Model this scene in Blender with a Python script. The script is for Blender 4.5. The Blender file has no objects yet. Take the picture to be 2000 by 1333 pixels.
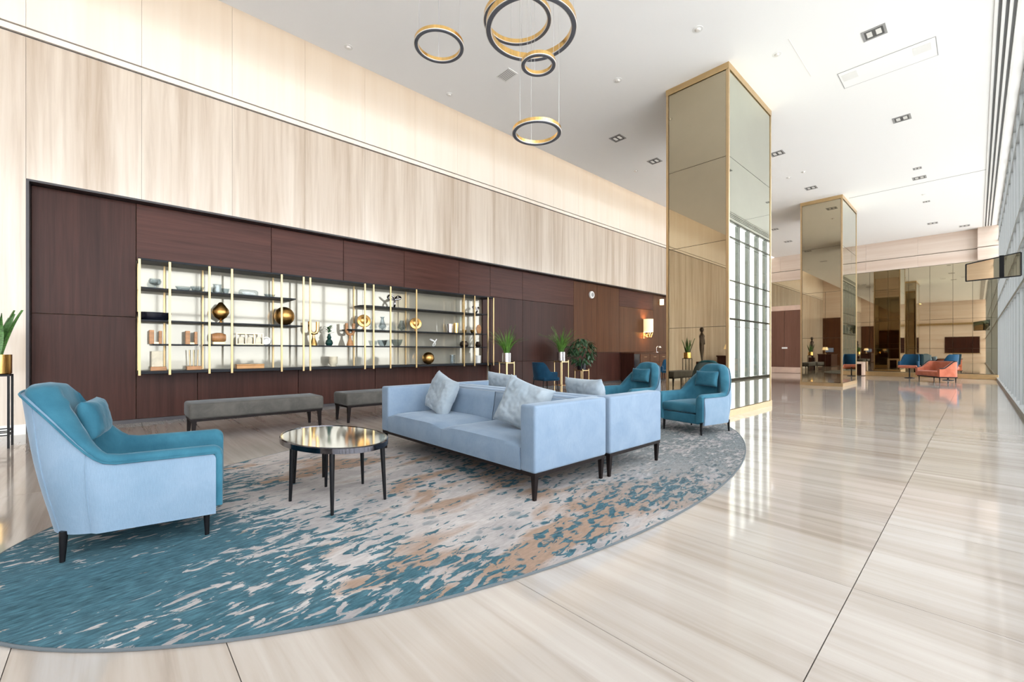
import bpy, bmesh, math, random
from mathutils import Vector, Matrix, noise
random.seed(7)
R = math.radians
sc = bpy.context.scene
C = sc.collection

# ------------------------------------------------------------------ camera
CAM_H = 1.15
cam = bpy.data.cameras.new('camera'); cam_o = bpy.data.objects.new('camera', cam); C.objects.link(cam_o)
cam.sensor_width = 36.0; cam.sensor_fit = 'HORIZONTAL'
cam.lens = 840.0 / 2000.0 * 36.0
cam.shift_y = 20.5 / 2000.0
cam.clip_start = 0.05; cam.clip_end = 300
cam_o.location = (0, 0, CAM_H)
cam_o.rotation_euler = (R(90), 0, math.atan(908 / 840.0))
sc.camera = cam_o

# ------------------------------------------------------------------ world / daylight / exposure
w = bpy.data.worlds.new('daylight'); sc.world = w; w.use_nodes = True
nt = w.node_tree; nt.nodes.clear()
bg = nt.nodes.new('ShaderNodeBackground'); wo = nt.nodes.new('ShaderNodeOutputWorld')
bg.inputs['Color'].default_value = (0.955, 0.97, 1.0, 1); bg.inputs['Strength'].default_value = 4.6
nt.links.new(bg.outputs[0], wo.inputs[0])
# sun running along the facade: it lights the forecourt and the fins, the roof keeps it off the floor
sun = bpy.data.lights.new('sun', 'SUN'); sun.energy = 2.5; sun.color = (1.0, 0.95, 0.88); sun.angle = R(1.0)
sun_o = bpy.data.objects.new('sun', sun); C.objects.link(sun_o)
sun_o.rotation_euler = Vector((0.12, 0.62, -0.78)).to_track_quat('-Z', 'Y').to_euler()
sun_o.location = (20, -20, 30)
sc.view_settings.view_transform = 'Standard'; sc.view_settings.look = 'None'
sc.view_settings.exposure = 0.70; sc.view_settings.gamma = 1.0
sc.view_settings.use_curve_mapping = False

# ------------------------------------------------------------------ materials
MATS = {}
def _new(name):
    m = bpy.data.materials.new(name); m.use_nodes = True
    t = m.node_tree; p = t.nodes['Principled BSDF']; MATS[name] = m
    return m, t, p
def col4(c): return (c[0], c[1], c[2], 1)
def N(t, kind, **kw):
    n = t.nodes.new(kind)
    for k, v in kw.items(): setattr(n, k, v)
    return n
def ramp(t, fac, stops):
    r = N(t, 'ShaderNodeValToRGB')
    e = r.color_ramp.elements
    while len(e) < len(stops): e.new(0.5)
    for i, (pos, c) in enumerate(stops):
        e[i].position = pos; e[i].color = col4(c)
    t.links.new(fac, r.inputs[0])
    return r.outputs[0]
def mapped(t, scale, src='world', rot=(0, 0, 0), rand=0.0):
    mp = N(t, 'ShaderNodeMapping'); mp.inputs['Scale'].default_value = scale; mp.inputs['Rotation'].default_value = rot
    if src == 'world':
        g = N(t, 'ShaderNodeNewGeometry'); out = g.outputs['Position']
    else:
        g = N(t, 'ShaderNodeTexCoord'); out = g.outputs['Object']
    t.links.new(out, mp.inputs['Vector'])
    if rand:
        oi = N(t, 'ShaderNodeObjectInfo')
        mu = N(t, 'ShaderNodeMath', operation='MULTIPLY'); mu.inputs[1].default_value = rand
        t.links.new(oi.outputs['Random'], mu.inputs[0])
        cb = N(t, 'ShaderNodeCombineXYZ')
        for i in range(3): t.links.new(mu.outputs[0], cb.inputs[i])
        t.links.new(cb.outputs[0], mp.inputs['Location'])
    return mp.outputs[0]
def noise_n(t, vec, scale, detail=4, rough=0.55, dist=0.0):
    n = N(t, 'ShaderNodeTexNoise')
    n.inputs['Scale'].default_value = scale; n.inputs['Detail'].default_value = detail
    n.inputs['Roughness'].default_value = rough; n.inputs['Distortion'].default_value = dist
    t.links.new(vec, n.inputs['Vector'])
    return n.outputs['Fac']
def mixc(t, fac, a, b, mode='MIX'):
    m = N(t, 'ShaderNodeMix', data_type='RGBA', blend_type=mode)
    if isinstance(fac, (int, float)): m.inputs[0].default_value = fac
    else: t.links.new(fac, m.inputs[0])
    for s, i in ((a, 6), (b, 7)):
        if isinstance(s, (tuple, list)): m.inputs[i].default_value = col4(s)
        else: t.links.new(s, m.inputs[i])
    return m.outputs[2]
def bump(t, p, h, strength, dist=0.01):
    b = N(t, 'ShaderNodeBump'); b.inputs['Strength'].default_value = strength; b.inputs['Distance'].default_value = dist
    t.links.new(h, b.inputs['Height']); t.links.new(b.outputs[0], p.inputs['Normal'])
def plain(name, c, rough=0.5, metal=0.0, var=0.0, scale=8.0, spec=0.5, sheen=0.0, emit=None, es=0.0, brush=None):
    m, t, p = _new(name)
    p.inputs['Roughness'].default_value = rough; p.inputs['Metallic'].default_value = metal
    p.inputs['Specular IOR Level'].default_value = spec
    if sheen:
        p.inputs['Sheen Weight'].default_value = sheen; p.inputs['Sheen Roughness'].default_value = 0.4
    if var:
        v = mapped(t, brush or (1, 1, 1), 'object')
        f = noise_n(t, v, scale, 3)
        o = ramp(t, f, [(0.3, tuple(x * (1 - var) for x in c)), (0.7, tuple(min(1, x * (1 + var)) for x in c))])
        t.links.new(o, p.inputs['Base Color'])
    else:
        p.inputs['Base Color'].default_value = col4(c)
    if emit:
        p.inputs['Emission Color'].default_value = col4(emit); p.inputs['Emission Strength'].default_value = es
    return m
def velvet(name, c, c2, wr=0.0, sheen=0.3):
    m, t, p = _new(name)
    v = mapped(t, (1, 1, 1), 'object')
    f = noise_n(t, v, 4.5, 5, 0.6, 0.4)
    f2 = noise_n(t, mapped(t, (60, 60, 6), 'object'), 4, 2)
    a = ramp(t, f, [(0.32, c), (0.68, c2)])
    o = mixc(t, 0.045, a, ramp(t, f2, [(0.3, (0.0, 0.0, 0.0)), (0.7, (1, 1, 1))]), 'OVERLAY')
    t.links.new(o, p.inputs['Base Color'])
    p.inputs['Roughness'].default_value = 0.85; p.inputs['Specular IOR Level'].default_value = 0.2
    p.inputs['Sheen Weight'].default_value = sheen; p.inputs['Sheen Roughness'].default_value = 0.35
    p.inputs['Sheen Tint'].default_value = (0.8, 0.9, 1.0, 1)
    h = noise_n(t, v, 220, 2)
    bump(t, p, h, 0.25, 0.002)
    return m

velvet('velvet_pale', (0.140, 0.210, 0.285), (0.172, 0.240, 0.318))
velvet('velvet_sofa', (0.142, 0.200, 0.278), (0.182, 0.242, 0.318))
velvet('velvet_teal', (0.016, 0.082, 0.125), (0.032, 0.128, 0.182), sheen=0.25)
velvet('velvet_cushion', (0.20, 0.245, 0.285), (0.29, 0.335, 0.375), sheen=0.4)
velvet('velvet_navy', (0.004, 0.032, 0.070), (0.006, 0.052, 0.105))
velvet('velvet_grey', (0.060, 0.058, 0.053), (0.105, 0.098, 0.088), sheen=0.15)
velvet('velvet_orange', (0.36, 0.10, 0.055), (0.46, 0.145, 0.085))
plain('black_metal', (0.004, 0.004, 0.005), 0.4, 0.0, spec=0.2)
plain('dark_wood_leg', (0.009, 0.006, 0.006), 0.45, spec=0.15)
plain('dark_shelf', (0.008, 0.010, 0.014), 0.45, spec=0.2)
plain('dark_trim', (0.035, 0.030, 0.034), 0.4)
plain('brass', (0.62, 0.45, 0.24), 0.28, 1.0, 0.06, 6)
plain('brass_pale', (0.62, 0.46, 0.27), 0.36, 1.0, 0.05, 6)
plain('brass_shelf', (0.46, 0.33, 0.17), 0.34, 1.0, 0.05, 6)
plain('gold', (0.86, 0.55, 0.20), 0.18, 1.0, 0.12, 5, brush=(6, 6, 0.4))
plain('gold_leaf', (0.62, 0.36, 0.12), 0.32, 1.0, 0.35, 9)
plain('silver', (0.50, 0.49, 0.51), 0.2, 1.0, 0.10, 5, brush=(8, 8, 0.3))
plain('chrome_black', (0.10, 0.10, 0.115), 0.10, 1.0)
plain('ring_grey', (0.10, 0.105, 0.125), 0.5)
plain('ring_lip', (0.75, 0.72, 0.68), 0.4)
plain('white_paint', (0.90, 0.90, 0.90), 0.6)
plain('white_gloss', (0.85, 0.85, 0.84), 0.25)
plain('baseboard_white', (0.80, 0.78, 0.74), 0.45)
plain('joint_dark', (0.20, 0.165, 0.12), 0.8)
plain('grille_dark', (0.10, 0.10, 0.10), 0.6)
plain('grille_mid', (0.32, 0.32, 0.32), 0.5)
plain('copper_wood', (0.42, 0.20, 0.08), 0.45, 0, 0.25, 7, brush=(1, 1, 6))
plain('orange_box', (0.52, 0.27, 0.10), 0.5, 0, 0.12, 6)
plain('ceramic_black', (0.008, 0.009, 0.016), 0.25)
plain('ceramic_white', (0.82, 0.82, 0.80), 0.25)
plain('ceramic_green', (0.012, 0.05, 0.045), 0.2)
plain('ceramic_cream', (0.62, 0.56, 0.42), 0.35, 0, 0.2, 8)
plain('bronze', (0.045, 0.032, 0.025), 0.35, 0.6, 0.3, 9)
plain('soil', (0.03, 0.02, 0.012), 0.9, 0, 0.3, 40)
plain('leaf_dark', (0.040, 0.115, 0.048), 0.45, 0, 0.5, 14)
plain('leaf_grass', (0.10, 0.24, 0.035), 0.5, 0, 0.4, 10)
plain('leaf_snake', (0.06, 0.15, 0.035), 0.4, 0, 0.6, 9, brush=(3, 3, 8))
plain('leaf_tree', (0.05, 0.095, 0.045), 0.6, 0, 0.5, 1.5)
plain('bark', (0.09, 0.065, 0.05), 0.9, 0, 0.3, 20)
plain('mullion', (0.235, 0.245, 0.245), 0.4, 0.2)
plain('fin', (0.14, 0.16, 0.148), 0.5, 0.0)
plain('paving', (0.55, 0.54, 0.52), 0.8, 0, 0.12, 1.2)
plain('pink_stone', (0.62, 0.45, 0.36), 0.3, 0, 0.10, 3)
plain('shade_lit', (0.9, 0.75, 0.5), 0.8, 0, 0, emit=(1.0, 0.74, 0.40), es=0.55)
plain('bulb_lit', (0.9, 0.8, 0.6), 0.6, 0, 0, emit=(1.0, 0.80, 0.5), es=1.2)
plain('screen', (0.02, 0.025, 0.04), 0.15, emit=(0.25, 0.32, 0.5), es=0.5)
plain('lens', (0.55, 0.55, 0.53), 0.2, emit=(1, 0.95, 0.88), es=0.15)
plain('wire', (0.55, 0.55, 0.55), 0.4, 0.8)

def mirror(name, c, rough, dirt=0.06):
    m, t, p = _new(name)
    p.inputs['Metallic'].default_value = 1.0
    f = noise_n(t, mapped(t, (1, 1, 1), 'world'), 1.7, 4)
    o = ramp(t, f, [(0.3, tuple(x * (1 - dirt) for x in c)), (0.7, c)])
    t.links.new(o, p.inputs['Base Color']); p.inputs['Roughness'].default_value = rough
mirror('mirror_bronze', (0.52, 0.45, 0.325), 0.015)
mirror('mirror_green', (0.53, 0.54, 0.45), 0.012)
mirror('mirror_pale', (0.38, 0.36, 0.30), 0.05)
MATS['mirror_pale'].node_tree.nodes['Principled BSDF'].inputs['Metallic'].default_value = 0.25
mirror('mirror_table', (0.90, 0.89, 0.88), 0.07, 0.12)

def glass(name, tint, ior=1.45, rough=0.0):
    m, t, p = _new(name); t.nodes.remove(p)
    out = [n for n in t.nodes if n.type == 'OUTPUT_MATERIAL'][0]
    tr = N(t, 'ShaderNodeBsdfTransparent'); tr.inputs[0].default_value = col4(tint)
    gl = N(t, 'ShaderNodeBsdfGlossy'); gl.inputs['Roughness'].default_value = rough
    lw = N(t, 'ShaderNodeLayerWeight'); pw = N(t, 'ShaderNodeMath', operation='POWER'); pw.inputs[1].default_value = 5.0
    t.links.new(lw.outputs['Facing'], pw.inputs[0])
    r0 = ((ior - 1) / (ior + 1)) ** 2
    fr = N(t, 'ShaderNodeMath', operation='MULTIPLY_ADD'); fr.inputs[1].default_value = 1 - r0; fr.inputs[2].default_value = r0
    t.links.new(pw.outputs[0], fr.inputs[0])
    mx = N(t, 'ShaderNodeMixShader')
    t.links.new(fr.outputs[0], mx.inputs[0]); t.links.new(tr.outputs[0], mx.inputs[1]); t.links.new(gl.outputs[0], mx.inputs[2])
    t.links.new(mx.outputs[0], out.inputs[0])
glass('glass_facade', (0.955, 0.965, 0.965), 1.35)
glass('glass_canopy', (0.62, 0.78, 0.76), 1.6)
glass('glass_clear', (0.80, 0.84, 0.86), 1.7)

def travertine(name, a, b, c3, contrast, axis):
    m, t, p = _new(name)
    sc1 = {'z': (5.0, 5.0, 0.22), 'x': (0.22, 4.5, 5.0)}[axis]
    f = noise_n(t, mapped(t, sc1, 'world', rand=6.0), 2.2, 7, 0.62, 0.35)
    f2 = noise_n(t, mapped(t, tuple(x * 0.30 for x in sc1), 'world'), 1.6, 3, 0.5, 0.8)
    o = ramp(t, f, [(0.5 - contrast, b), (0.5, a), (0.5 + contrast, c3)])
    o2 = mixc(t, 0.55, o, ramp(t, f2, [(0.32, b), (0.62, c3)]))
    t.links.new(o2, p.inputs['Base Color'])
    p.inputs['Roughness'].default_value = 0.28
    return m, t, p
travertine('travertine', (0.61, 0.52, 0.43), (0.45, 0.36, 0.28), (0.70, 0.625, 0.545), 0.15, 'z')[2].inputs['Roughness'].default_value = 0.17
travertine('travertine_light', (0.90, 0.83, 0.745), (0.86, 0.78, 0.69), (0.92, 0.86, 0.79), 0.2, 'z')
travertine('travertine_pink', (0.66, 0.53, 0.44), (0.60, 0.46, 0.37), (0.74, 0.64, 0.56), 0.2, 'x')

def floor_mat():
    m, t, p = _new('marble_floor')
    f = noise_n(t, mapped(t, (0.20, 4.2, 1), 'world', rand=9.0), 2.4, 8, 0.6, 0.5)
    f2 = noise_n(t, mapped(t, (0.16, 1.5, 1), 'world', rand=5.0), 1.3, 4, 0.5, 1.0)
    a = ramp(t, f, [(0.30, (0.220, 0.178, 0.145)), (0.46, (0.335, 0.295, 0.260)), (0.66, (0.425, 0.395, 0.365))])
    b = ramp(t, f2, [(0.30, (0.26, 0.215, 0.178)), (0.62, (0.425, 0.395, 0.365))])
    o = mixc(t, 0.5, a, b)
    t.links.new(o, p.inputs['Base Color'])
    p.inputs['Roughness'].default_value = 0.07; p.inputs['IOR'].default_value = 1.62
floor_mat()

def wood(name, grain, a, b, rough=0.33):
    m, t, p = _new(name)
    s1 = {'z': (16, 16, 0.55), 'y': (16, 0.55, 16), 'x': (0.55, 16, 16)}[grain]
    f = noise_n(t, mapped(t, s1, 'world', rand=7.0), 1.4, 6, 0.62, 0.6)
    f2 = noise_n(t, mapped(t, tuple(x * 0.2 for x in s1), 'world', rand=3.0), 1.2, 2)
    o = ramp(t, f, [(0.28, a), (0.72, b)])
    o2 = mixc(t, 0.35, o, ramp(t, f2, [(0.3, a), (0.7, b)]))
    t.links.new(o2, p.inputs['Base Color'])
    p.inputs['Roughness'].default_value = rough; p.inputs['Specular IOR Level'].default_value = 0.15
wood('walnut_vertical', 'z', (0.024, 0.0085, 0.0065), (0.070, 0.026, 0.019))
wood('walnut_horizontal', 'y', (0.042, 0.015, 0.0115), (0.105, 0.041, 0.031))
wood('walnut_warm', 'z', (0.055, 0.022, 0.012), (0.135, 0.058, 0.030))
wood('door_wood', 'z', (0.13, 0.062, 0.043), (0.19, 0.095, 0.068))

def rug_mat():
    m, t, p = _new('rug_pile')
    tc = N(t, 'ShaderNodeTexCoord'); sep = N(t, 'ShaderNodeSeparateXYZ'); t.links.new(tc.outputs['Object'], sep.inputs[0])
    def math_n(op, a, b):
        n = N(t, 'ShaderNodeMath', operation=op)
        for i, s in enumerate((a, b)):
            if isinstance(s, (int, float)): n.inputs[i].default_value = s
            else: t.links.new(s, n.inputs[i])
        return n.outputs[0]
    streak = noise_n(t, mapped(t, (19, 7.2, 1), 'object'), 1.0, 6, 0.6, 0.7)
    blob = noise_n(t, mapped(t, (3.2, 1.3, 1), 'object'), 1.0, 3, 0.5, 0.6)
    big = noise_n(t, mapped(t, (0.75, 0.5, 1), 'object'), 1.0, 2, 0.5)
    fine = noise_n(t, mapped(t, (60, 14, 1), 'object'), 1.0, 3, 0.6)
    spot = N(t, 'ShaderNodeTexVoronoi', feature='SMOOTH_F1'); spot.inputs['Scale'].default_value = 1.0
    spot.inputs['Smoothness'].default_value = 0.3
    wv = N(t, 'ShaderNodeVectorMath', operation='ADD')
    nz = N(t, 'ShaderNodeTexNoise'); nz.inputs['Scale'].default_value = 6.0; t.links.new(tc.outputs['Object'], nz.inputs['Vector'])
    t.links.new(mapped(t, (9.5, 6.0, 1), 'object'), wv.inputs[0]); t.links.new(nz.outputs['Color'], wv.inputs[1])
    t.links.new(wv.outputs[0], spot.inputs['Vector'])
    # y runs along the rug: -4.2 near the first armchair, +4.2 by the mirrored column
    yb = N(t, 'ShaderNodeMapRange'); yb.inputs['From Min'].default_value = -3.3; yb.inputs['From Max'].default_value = -2.2
    yb.inputs['To Min'].default_value = 0.14; yb.inputs['To Max'].default_value = -0.105
    t.links.new(sep.outputs[1], yb.inputs['Value'])
    ye = N(t, 'ShaderNodeMapRange'); ye.inputs['From Min'].default_value = -1.3; ye.inputs['From Max'].default_value = 0.9
    ye.inputs['To Min'].default_value = 0.0; ye.inputs['To Max'].default_value = 1.0
    t.links.new(sep.outputs[1], ye.inputs['Value'])
    base = ramp(t, blob, [(0.34, (0.25, 0.235, 0.235)), (0.52, (0.36, 0.335, 0.325)), (0.70, (0.43, 0.41, 0.40))])
    brown = ramp(t, math_n('ADD', math_n('MULTIPLY', blob, 0.55), math_n('MULTIPLY', big, 0.55)), [(0.555, (0, 0, 0)), (0.63, (1, 1, 1))])
    o = mixc(t, math_n('MULTIPLY', math_n('MULTIPLY', brown, 0.8), math_n('SUBTRACT', 1.0, math_n('MULTIPLY', ye.outputs[0], 0.92))), base, (0.215, 0.130, 0.080))
    s1 = math_n('ADD', math_n('ADD', streak, math_n('MULTIPLY', math_n('SUBTRACT', big, 0.5), 0.55)), yb.outputs[0])
    tealmask = ramp(t, s1, [(0.490, (0, 0, 0)), (0.520, (1, 1, 1))])
    tealcol = ramp(t, fine, [(0.3, (0.010, 0.055, 0.078)), (0.7, (0.040, 0.122, 0.160))])
    spm = math_n('MULTIPLY', ramp(t, spot.outputs['Distance'], [(0.20, (1, 1, 1)), (0.30, (0, 0, 0))]),
                 ramp(t, big, [(0.46, (0, 0, 0)), (0.54, (1, 1, 1))]))
    tm = math_n('MAXIMUM', tealmask, math_n('MULTIPLY', spm, math_n('SUBTRACT', 1.0, ye.outputs[0])))
    slate = ramp(t, fine, [(0.3, (0.036, 0.052, 0.060)), (0.7, (0.120, 0.150, 0.162))])
    dark = mixc(t, ye.outputs[0], tealcol, slate)
    streak2 = ramp(t, math_n('ADD', math_n('MULTIPLY', streak, 0.55), math_n('MULTIPLY', blob, 0.45)), [(0.41, (0, 0, 0)), (0.50, (1, 1, 1))])
    tm2 = math_n('MAXIMUM', math_n('MULTIPLY', tm, 0.93), math_n('MULTIPLY', math_n('MULTIPLY', streak2, ye.outputs[0]), 0.8))
    o = mixc(t, tm2, o, dark)
    o = mixc(t, 0.22, o, ramp(t, fine, [(0.25, (0.1, 0.1, 0.1)), (0.75, (0.9, 0.9, 0.9))]), 'OVERLAY')
    t.links.new(o, p.inputs['Base Color']); p.inputs['Roughness'].default_value = 0.95
    p.inputs['Specular IOR Level'].default_value = 0.1
    bump(t, p, noise_n(t, tc.outputs['Object'], 180, 2), 0.5, 0.004)
rug_mat()
plain('rug_edge', (0.10, 0.115, 0.125), 0.95, spec=0.1)

# ------------------------------------------------------------------ mesh helpers
def finish(bm, name, smooth=True, angle=40):
    bmesh.ops.recalc_face_normals(bm, faces=bm.faces)
    me = bpy.data.meshes.new(name); bm.to_mesh(me); bm.free()
    if smooth and len(me.polygons):
        me.polygons.foreach_set('use_smooth', [True] * len(me.polygons))
        me.set_sharp_from_angle(angle=R(angle))
    return me
def link(name, me, mat, parent=None, loc=None, rot=None, mats=None):
    o = bpy.data.objects.new(name, me); C.objects.link(o)
    if me is not None and not me.materials:
        for mm in (mats or [mat]): me.materials.append(MATS[mm])
    if parent: o.parent = parent
    if loc is not None: o.location = loc
    if rot is not None: o.rotation_euler = rot
    return o
def tag(o, label=None, cat=None, group=None, kind=None):
    if label: o['label'] = label
    if cat: o['category'] = cat
    if group: o['group'] = group
    if kind: o['kind'] = kind
    return o
def thing(name, label, cat, loc=(0, 0, 0), rz=0.0, group=None):
    o = bpy.data.objects.new(name, None); C.objects.link(o); o.empty_display_size = 0.1
    o.location = loc; o.rotation_euler = (0, 0, rz)
    return tag(o, label, cat, group)
def copy_tree(o, parent=None, **kw):
    c = o.copy(); C.objects.link(c); c.parent = parent
    for ch in list(o.children):
        if ch.name in SKIP: continue
        copy_tree(ch, c)
    for k, v in kw.items(): c[k] = v
    return c
SKIP = set()
def add_box(bm, x0, x1, y0, y1, z0, z1):
    vs = [bm.verts.new((x, y, z)) for x in (x0, x1) for y in (y0, y1) for z in (z0, z1)]
    for f in ((0, 1, 3, 2), (4, 6, 7, 5), (0, 4, 5, 1), (2, 3, 7, 6), (0, 2, 6, 4), (1, 5, 7, 3)):
        bm.faces.new([vs[i] for i in f])
def box_me(name, x0, x1, y0, y1, z0, z1, bev=0.0, seg=2):
    bm = bmesh.new(); add_box(bm, x0, x1, y0, y1, z0, z1)
    if bev:
        bmesh.ops.bevel(bm, geom=list(bm.edges), offset=bev, segments=seg, profile=0.5, affect='EDGES')
    return finish(bm, name, bool(bev), 30 if seg < 3 else 60)
def box(name, x0, x1, y0, y1, z0, z1, mat, parent=None, bev=0.0, seg=2):
    return link(name, box_me(name, x0, x1, y0, y1, z0, z1, bev, seg), mat, parent)
def lathe_bm(bm, prof, seg=24, cx=0, cy=0, sx=1.0, sy=1.0, cap=True):
    rings = []
    for r, z in prof:
        rings.append([bm.verts.new((cx + r * sx * math.cos(2 * math.pi * i / seg), cy + r * sy * math.sin(2 * math.pi * i / seg), z)) for i in range(seg)])
    for a, b in zip(rings[:-1], rings[1:]):
        for i in range(seg):
            j = (i + 1) % seg
            bm.faces.new((a[i], a[j], b[j], b[i]))
    if cap:
        if prof[0][0] > 1e-5: bm.faces.new(list(reversed(rings[0])))
        if prof[-1][0] > 1e-5: bm.faces.new(rings[-1])
    bmesh.ops.remove_doubles(bm, verts=bm.verts, dist=1e-5)
def lathe(name, prof, mat, parent=None, seg=24, loc=None, rot=None, sx=1, sy=1, angle=40):
    bm = bmesh.new(); lathe_bm(bm, prof, seg, 0, 0, sx, sy)
    return link(name, finish(bm, name, True, angle), mat, parent, loc, rot)
def tube_bm(bm, pts, rad, seg=8, closed=False):
    pts = [Vector(p) for p in pts]
    rads = rad if isinstance(rad, (list, tuple)) else [rad] * len(pts)
    n = len(pts); rings = []
    prev = None
    for i, p in enumerate(pts):
        if closed: d = pts[(i + 1) % n] - pts[i - 1]
        else: d = pts[min(i + 1, n - 1)] - pts[max(i - 1, 0)]
        d.normalize()
        a = prev if prev is not None else (Vector((0, 0, 1)) if abs(d.z) < 0.9 else Vector((1, 0, 0)))
        x = a - d * a.dot(d)
        if x.length < 1e-4: x = d.orthogonal()
        x.normalize(); y = d.cross(x); prev = x
        rings.append([bm.verts.new(p + (x * math.cos(2 * math.pi * k / seg) + y * math.sin(2 * math.pi * k / seg)) * rads[i]) for k in range(seg)])
    for i in range(n if closed else n - 1):
        a, b = rings[i], rings[(i + 1) % n]
        for k in range(seg):
            j = (k + 1) % seg
            bm.faces.new((a[k], a[j], b[j], b[k]))
    if not closed:
        bm.faces.new(list(reversed(rings[0]))); bm.faces.new(rings[-1])
def tube(name, pts, rad, mat, parent=None, seg=8, closed=False):
    bm = bmesh.new(); tube_bm(bm, pts, rad, seg, closed)
    return link(name, finish(bm, name, True, 50), mat, parent)
def prism_bm(bm, poly, axis, a0, a1):
    def mk(p, a):
        return {'x': (a, p[0], p[1]), 'y': (p[0], a, p[1]), 'z': (p[0], p[1], a)}[axis]
    A = [bm.verts.new(mk(p, a0)) for p in poly]; B = [bm.verts.new(mk(p, a1)) for p in poly]
    n = len(poly)
    bm.faces.new(list(reversed(A))); bm.faces.new(B)
    for i in range(n):
        bm.faces.new((A[i], A[(i + 1) % n], B[(i + 1) % n], B[i]))
def leg_me(name, h, top, bot, lean=(0, 0), seg=10):
    bm = bmesh.new()
    r = [[], []]
    for i in range(seg):
        a = 2 * math.pi * i / seg
        r[0].append(bm.verts.new((bot * math.cos(a) + lean[0], bot * math.sin(a) + lean[1], 0)))
        r[1].append(bm.verts.new((top * math.cos(a), top * math.sin(a), h)))
    for i in range(seg): bm.faces.new((r[0][i], r[0][(i + 1) % seg], r[1][(i + 1) % seg], r[1][i]))
    bm.faces.new(list(reversed(r[0]))); bm.faces.new(r[1])
    return finish(bm, name, True, 50)
def sqleg_me(name, h, top, bot, lean=(0, 0)):
    bm = bmesh.new()
    b = [bm.verts.new((sx * bot + lean[0], sy * bot + lean[1], 0)) for sx, sy in ((-1, -1), (1, -1), (1, 1), (-1, 1))]
    t = [bm.verts.new((sx * top, sy * top, h)) for sx, sy in ((-1, -1), (1, -1), (1, 1), (-1, 1))]
    for i in range(4): bm.faces.new((b[i], b[(i + 1) % 4], t[(i + 1) % 4], t[i]))
    bm.faces.new(list(reversed(b))); bm.faces.new(t)
    return finish(bm, name, False)
def pillow_me(name, wd, ht, th, n=22, wrinkle=0.012, seed=0, rib=0.0):
    bm = bmesh.new()
    def P(i, j, s):
        u = -1 + 2 * i / n; v = -1 + 2 * j / n
        pin = 1 - 0.07 * (1 - abs(u)) ** 1 * 0 
        ex = 1 - 0.10 * (1 - v * v) * (abs(u) ** 6); ez = 1 - 0.10 * (1 - u * u) * (abs(v) ** 6)
        prof = max(0.0, (1 - u ** 4) * (1 - v ** 4)) ** 0.55
        x = u * wd / 2 * ex; z = v * ht / 2 * ez
        q = Vector((u * 2.6 + seed, v * 2.0, s * 3.1 + seed))
        wv = noise.noise(q) * wrinkle + noise.noise(Vector((u * 7 + v * 3 + seed, v * 5 - u * 4, s))) * wrinkle * 0.6
        rb = rib * math.sin(u * wd * 115) * prof if rib else 0
        if not rib:
            fold = abs(noise.noise(Vector((u * 0.7 + v * 1.7 + seed, v * 0.6 - u * 0.5, seed)))) ** 0.6
            fold2 = abs(noise.noise(Vector((u * 1.4 - v * 0.7 + seed, u * 0.9 + v * 2.2, seed + 7))))
            rb = -0.007 * (1 - fold) ** 6 - 0.003 * (1 - fold2) ** 14
        y = s * (th / 2 * prof + (wv + rb) * min(1, prof * 1.6))
        return (x, y, z)
    F = {}; B = {}
    for i in range(n + 1):
        for j in range(n + 1):
            F[i, j] = bm.verts.new(P(i, j, 1)); B[i, j] = F[i, j] if i in (0, n) or j in (0, n) else bm.verts.new(P(i, j, -1))
    for i in range(n):
        for j in range(n):
            bm.faces.new((F[i, j], F[i + 1, j], F[i + 1, j + 1], F[i, j + 1]))
            try: bm.faces.new((B[i, j], B[i, j + 1], B[i + 1, j + 1], B[i + 1, j]))
            except ValueError: pass
    return finish(bm, name, True, 75)

# ------------------------------------------------------------------ dimensions of the hall
CZ = 6.2675           # ceiling height
XW = -8.98            # travertine face of the long wall
XN = -9.17            # walnut face, set back
XF = 0.60             # glazed facade
Y0, Y1 = -9.8, 26.4   # ends of the hall
XC = -7.50            # ceiling edge before the cove

# ================================================================== STRUCTURE
# floor: slab bed and marble slabs
floor = box('floor', XN - 0.25, XF + 0.1, Y0 - 0.2, Y1 + 0.2, -0.20, -0.02, 'joint_dark')
tag(floor, 'polished beige marble floor of large veined slabs', 'floor', kind='structure')
ys = [-0.2925, 0.325]
while ys[-1] < Y1: ys.append(ys[-1] + 1.155)
while ys[0] > Y0: ys.insert(0, ys[0] - 1.155)
xs = [XN - 0.02, -7.61, -5.21, -2.81, -0.41, XF]
slab_cache = {}
for i in range(len(ys) - 1):
    for j in range(len(xs) - 1):
        ly = round(ys[i + 1] - ys[i] - 0.003, 4); lx = round(xs[j + 1] - xs[j] - 0.004, 4)
        if (lx, ly) not in slab_cache:
            slab_cache[lx, ly] = box_me('floor_slab', 0, lx, 0, ly, -0.02, 0.0)
        link('floor_slab', slab_cache[lx, ly], 'marble_floor', floor, (xs[j] + 0.002, ys[i] + 0.0015, 0))

# ceiling
ceil = box('ceiling', XC, XF + 0.1, Y0 - 0.1, Y1 + 0.1, CZ, CZ + 0.30, 'white_paint')
tag(ceil, 'smooth white painted ceiling', 'ceiling', kind='structure')
cove = box('ceiling', XN - 0.25, XC + 0.3, Y0 - 0.1, Y1 + 0.1, 7.75, 7.95, 'white_paint')
tag(cove, 'raised white ceiling strip above the travertine wall', 'ceiling', kind='structure')
box('trim_1', XC, XC + 0.02, Y0, Y1, CZ + 0.30, 7.75, 'white_paint', ceil)
# fine ceiling joints
for n, (x0, x1, y0, y1) in enumerate([(-2.9, 0.2, 17.98, 18.01), (-2.10, -2.09, 8.1, 9.5)]):
    box('ceiling_joint', x0, x1, y0, y1, CZ - 0.003, CZ + 0.01, 'grille_mid' if n == 0 else 'ring_lip', ceil)

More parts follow.
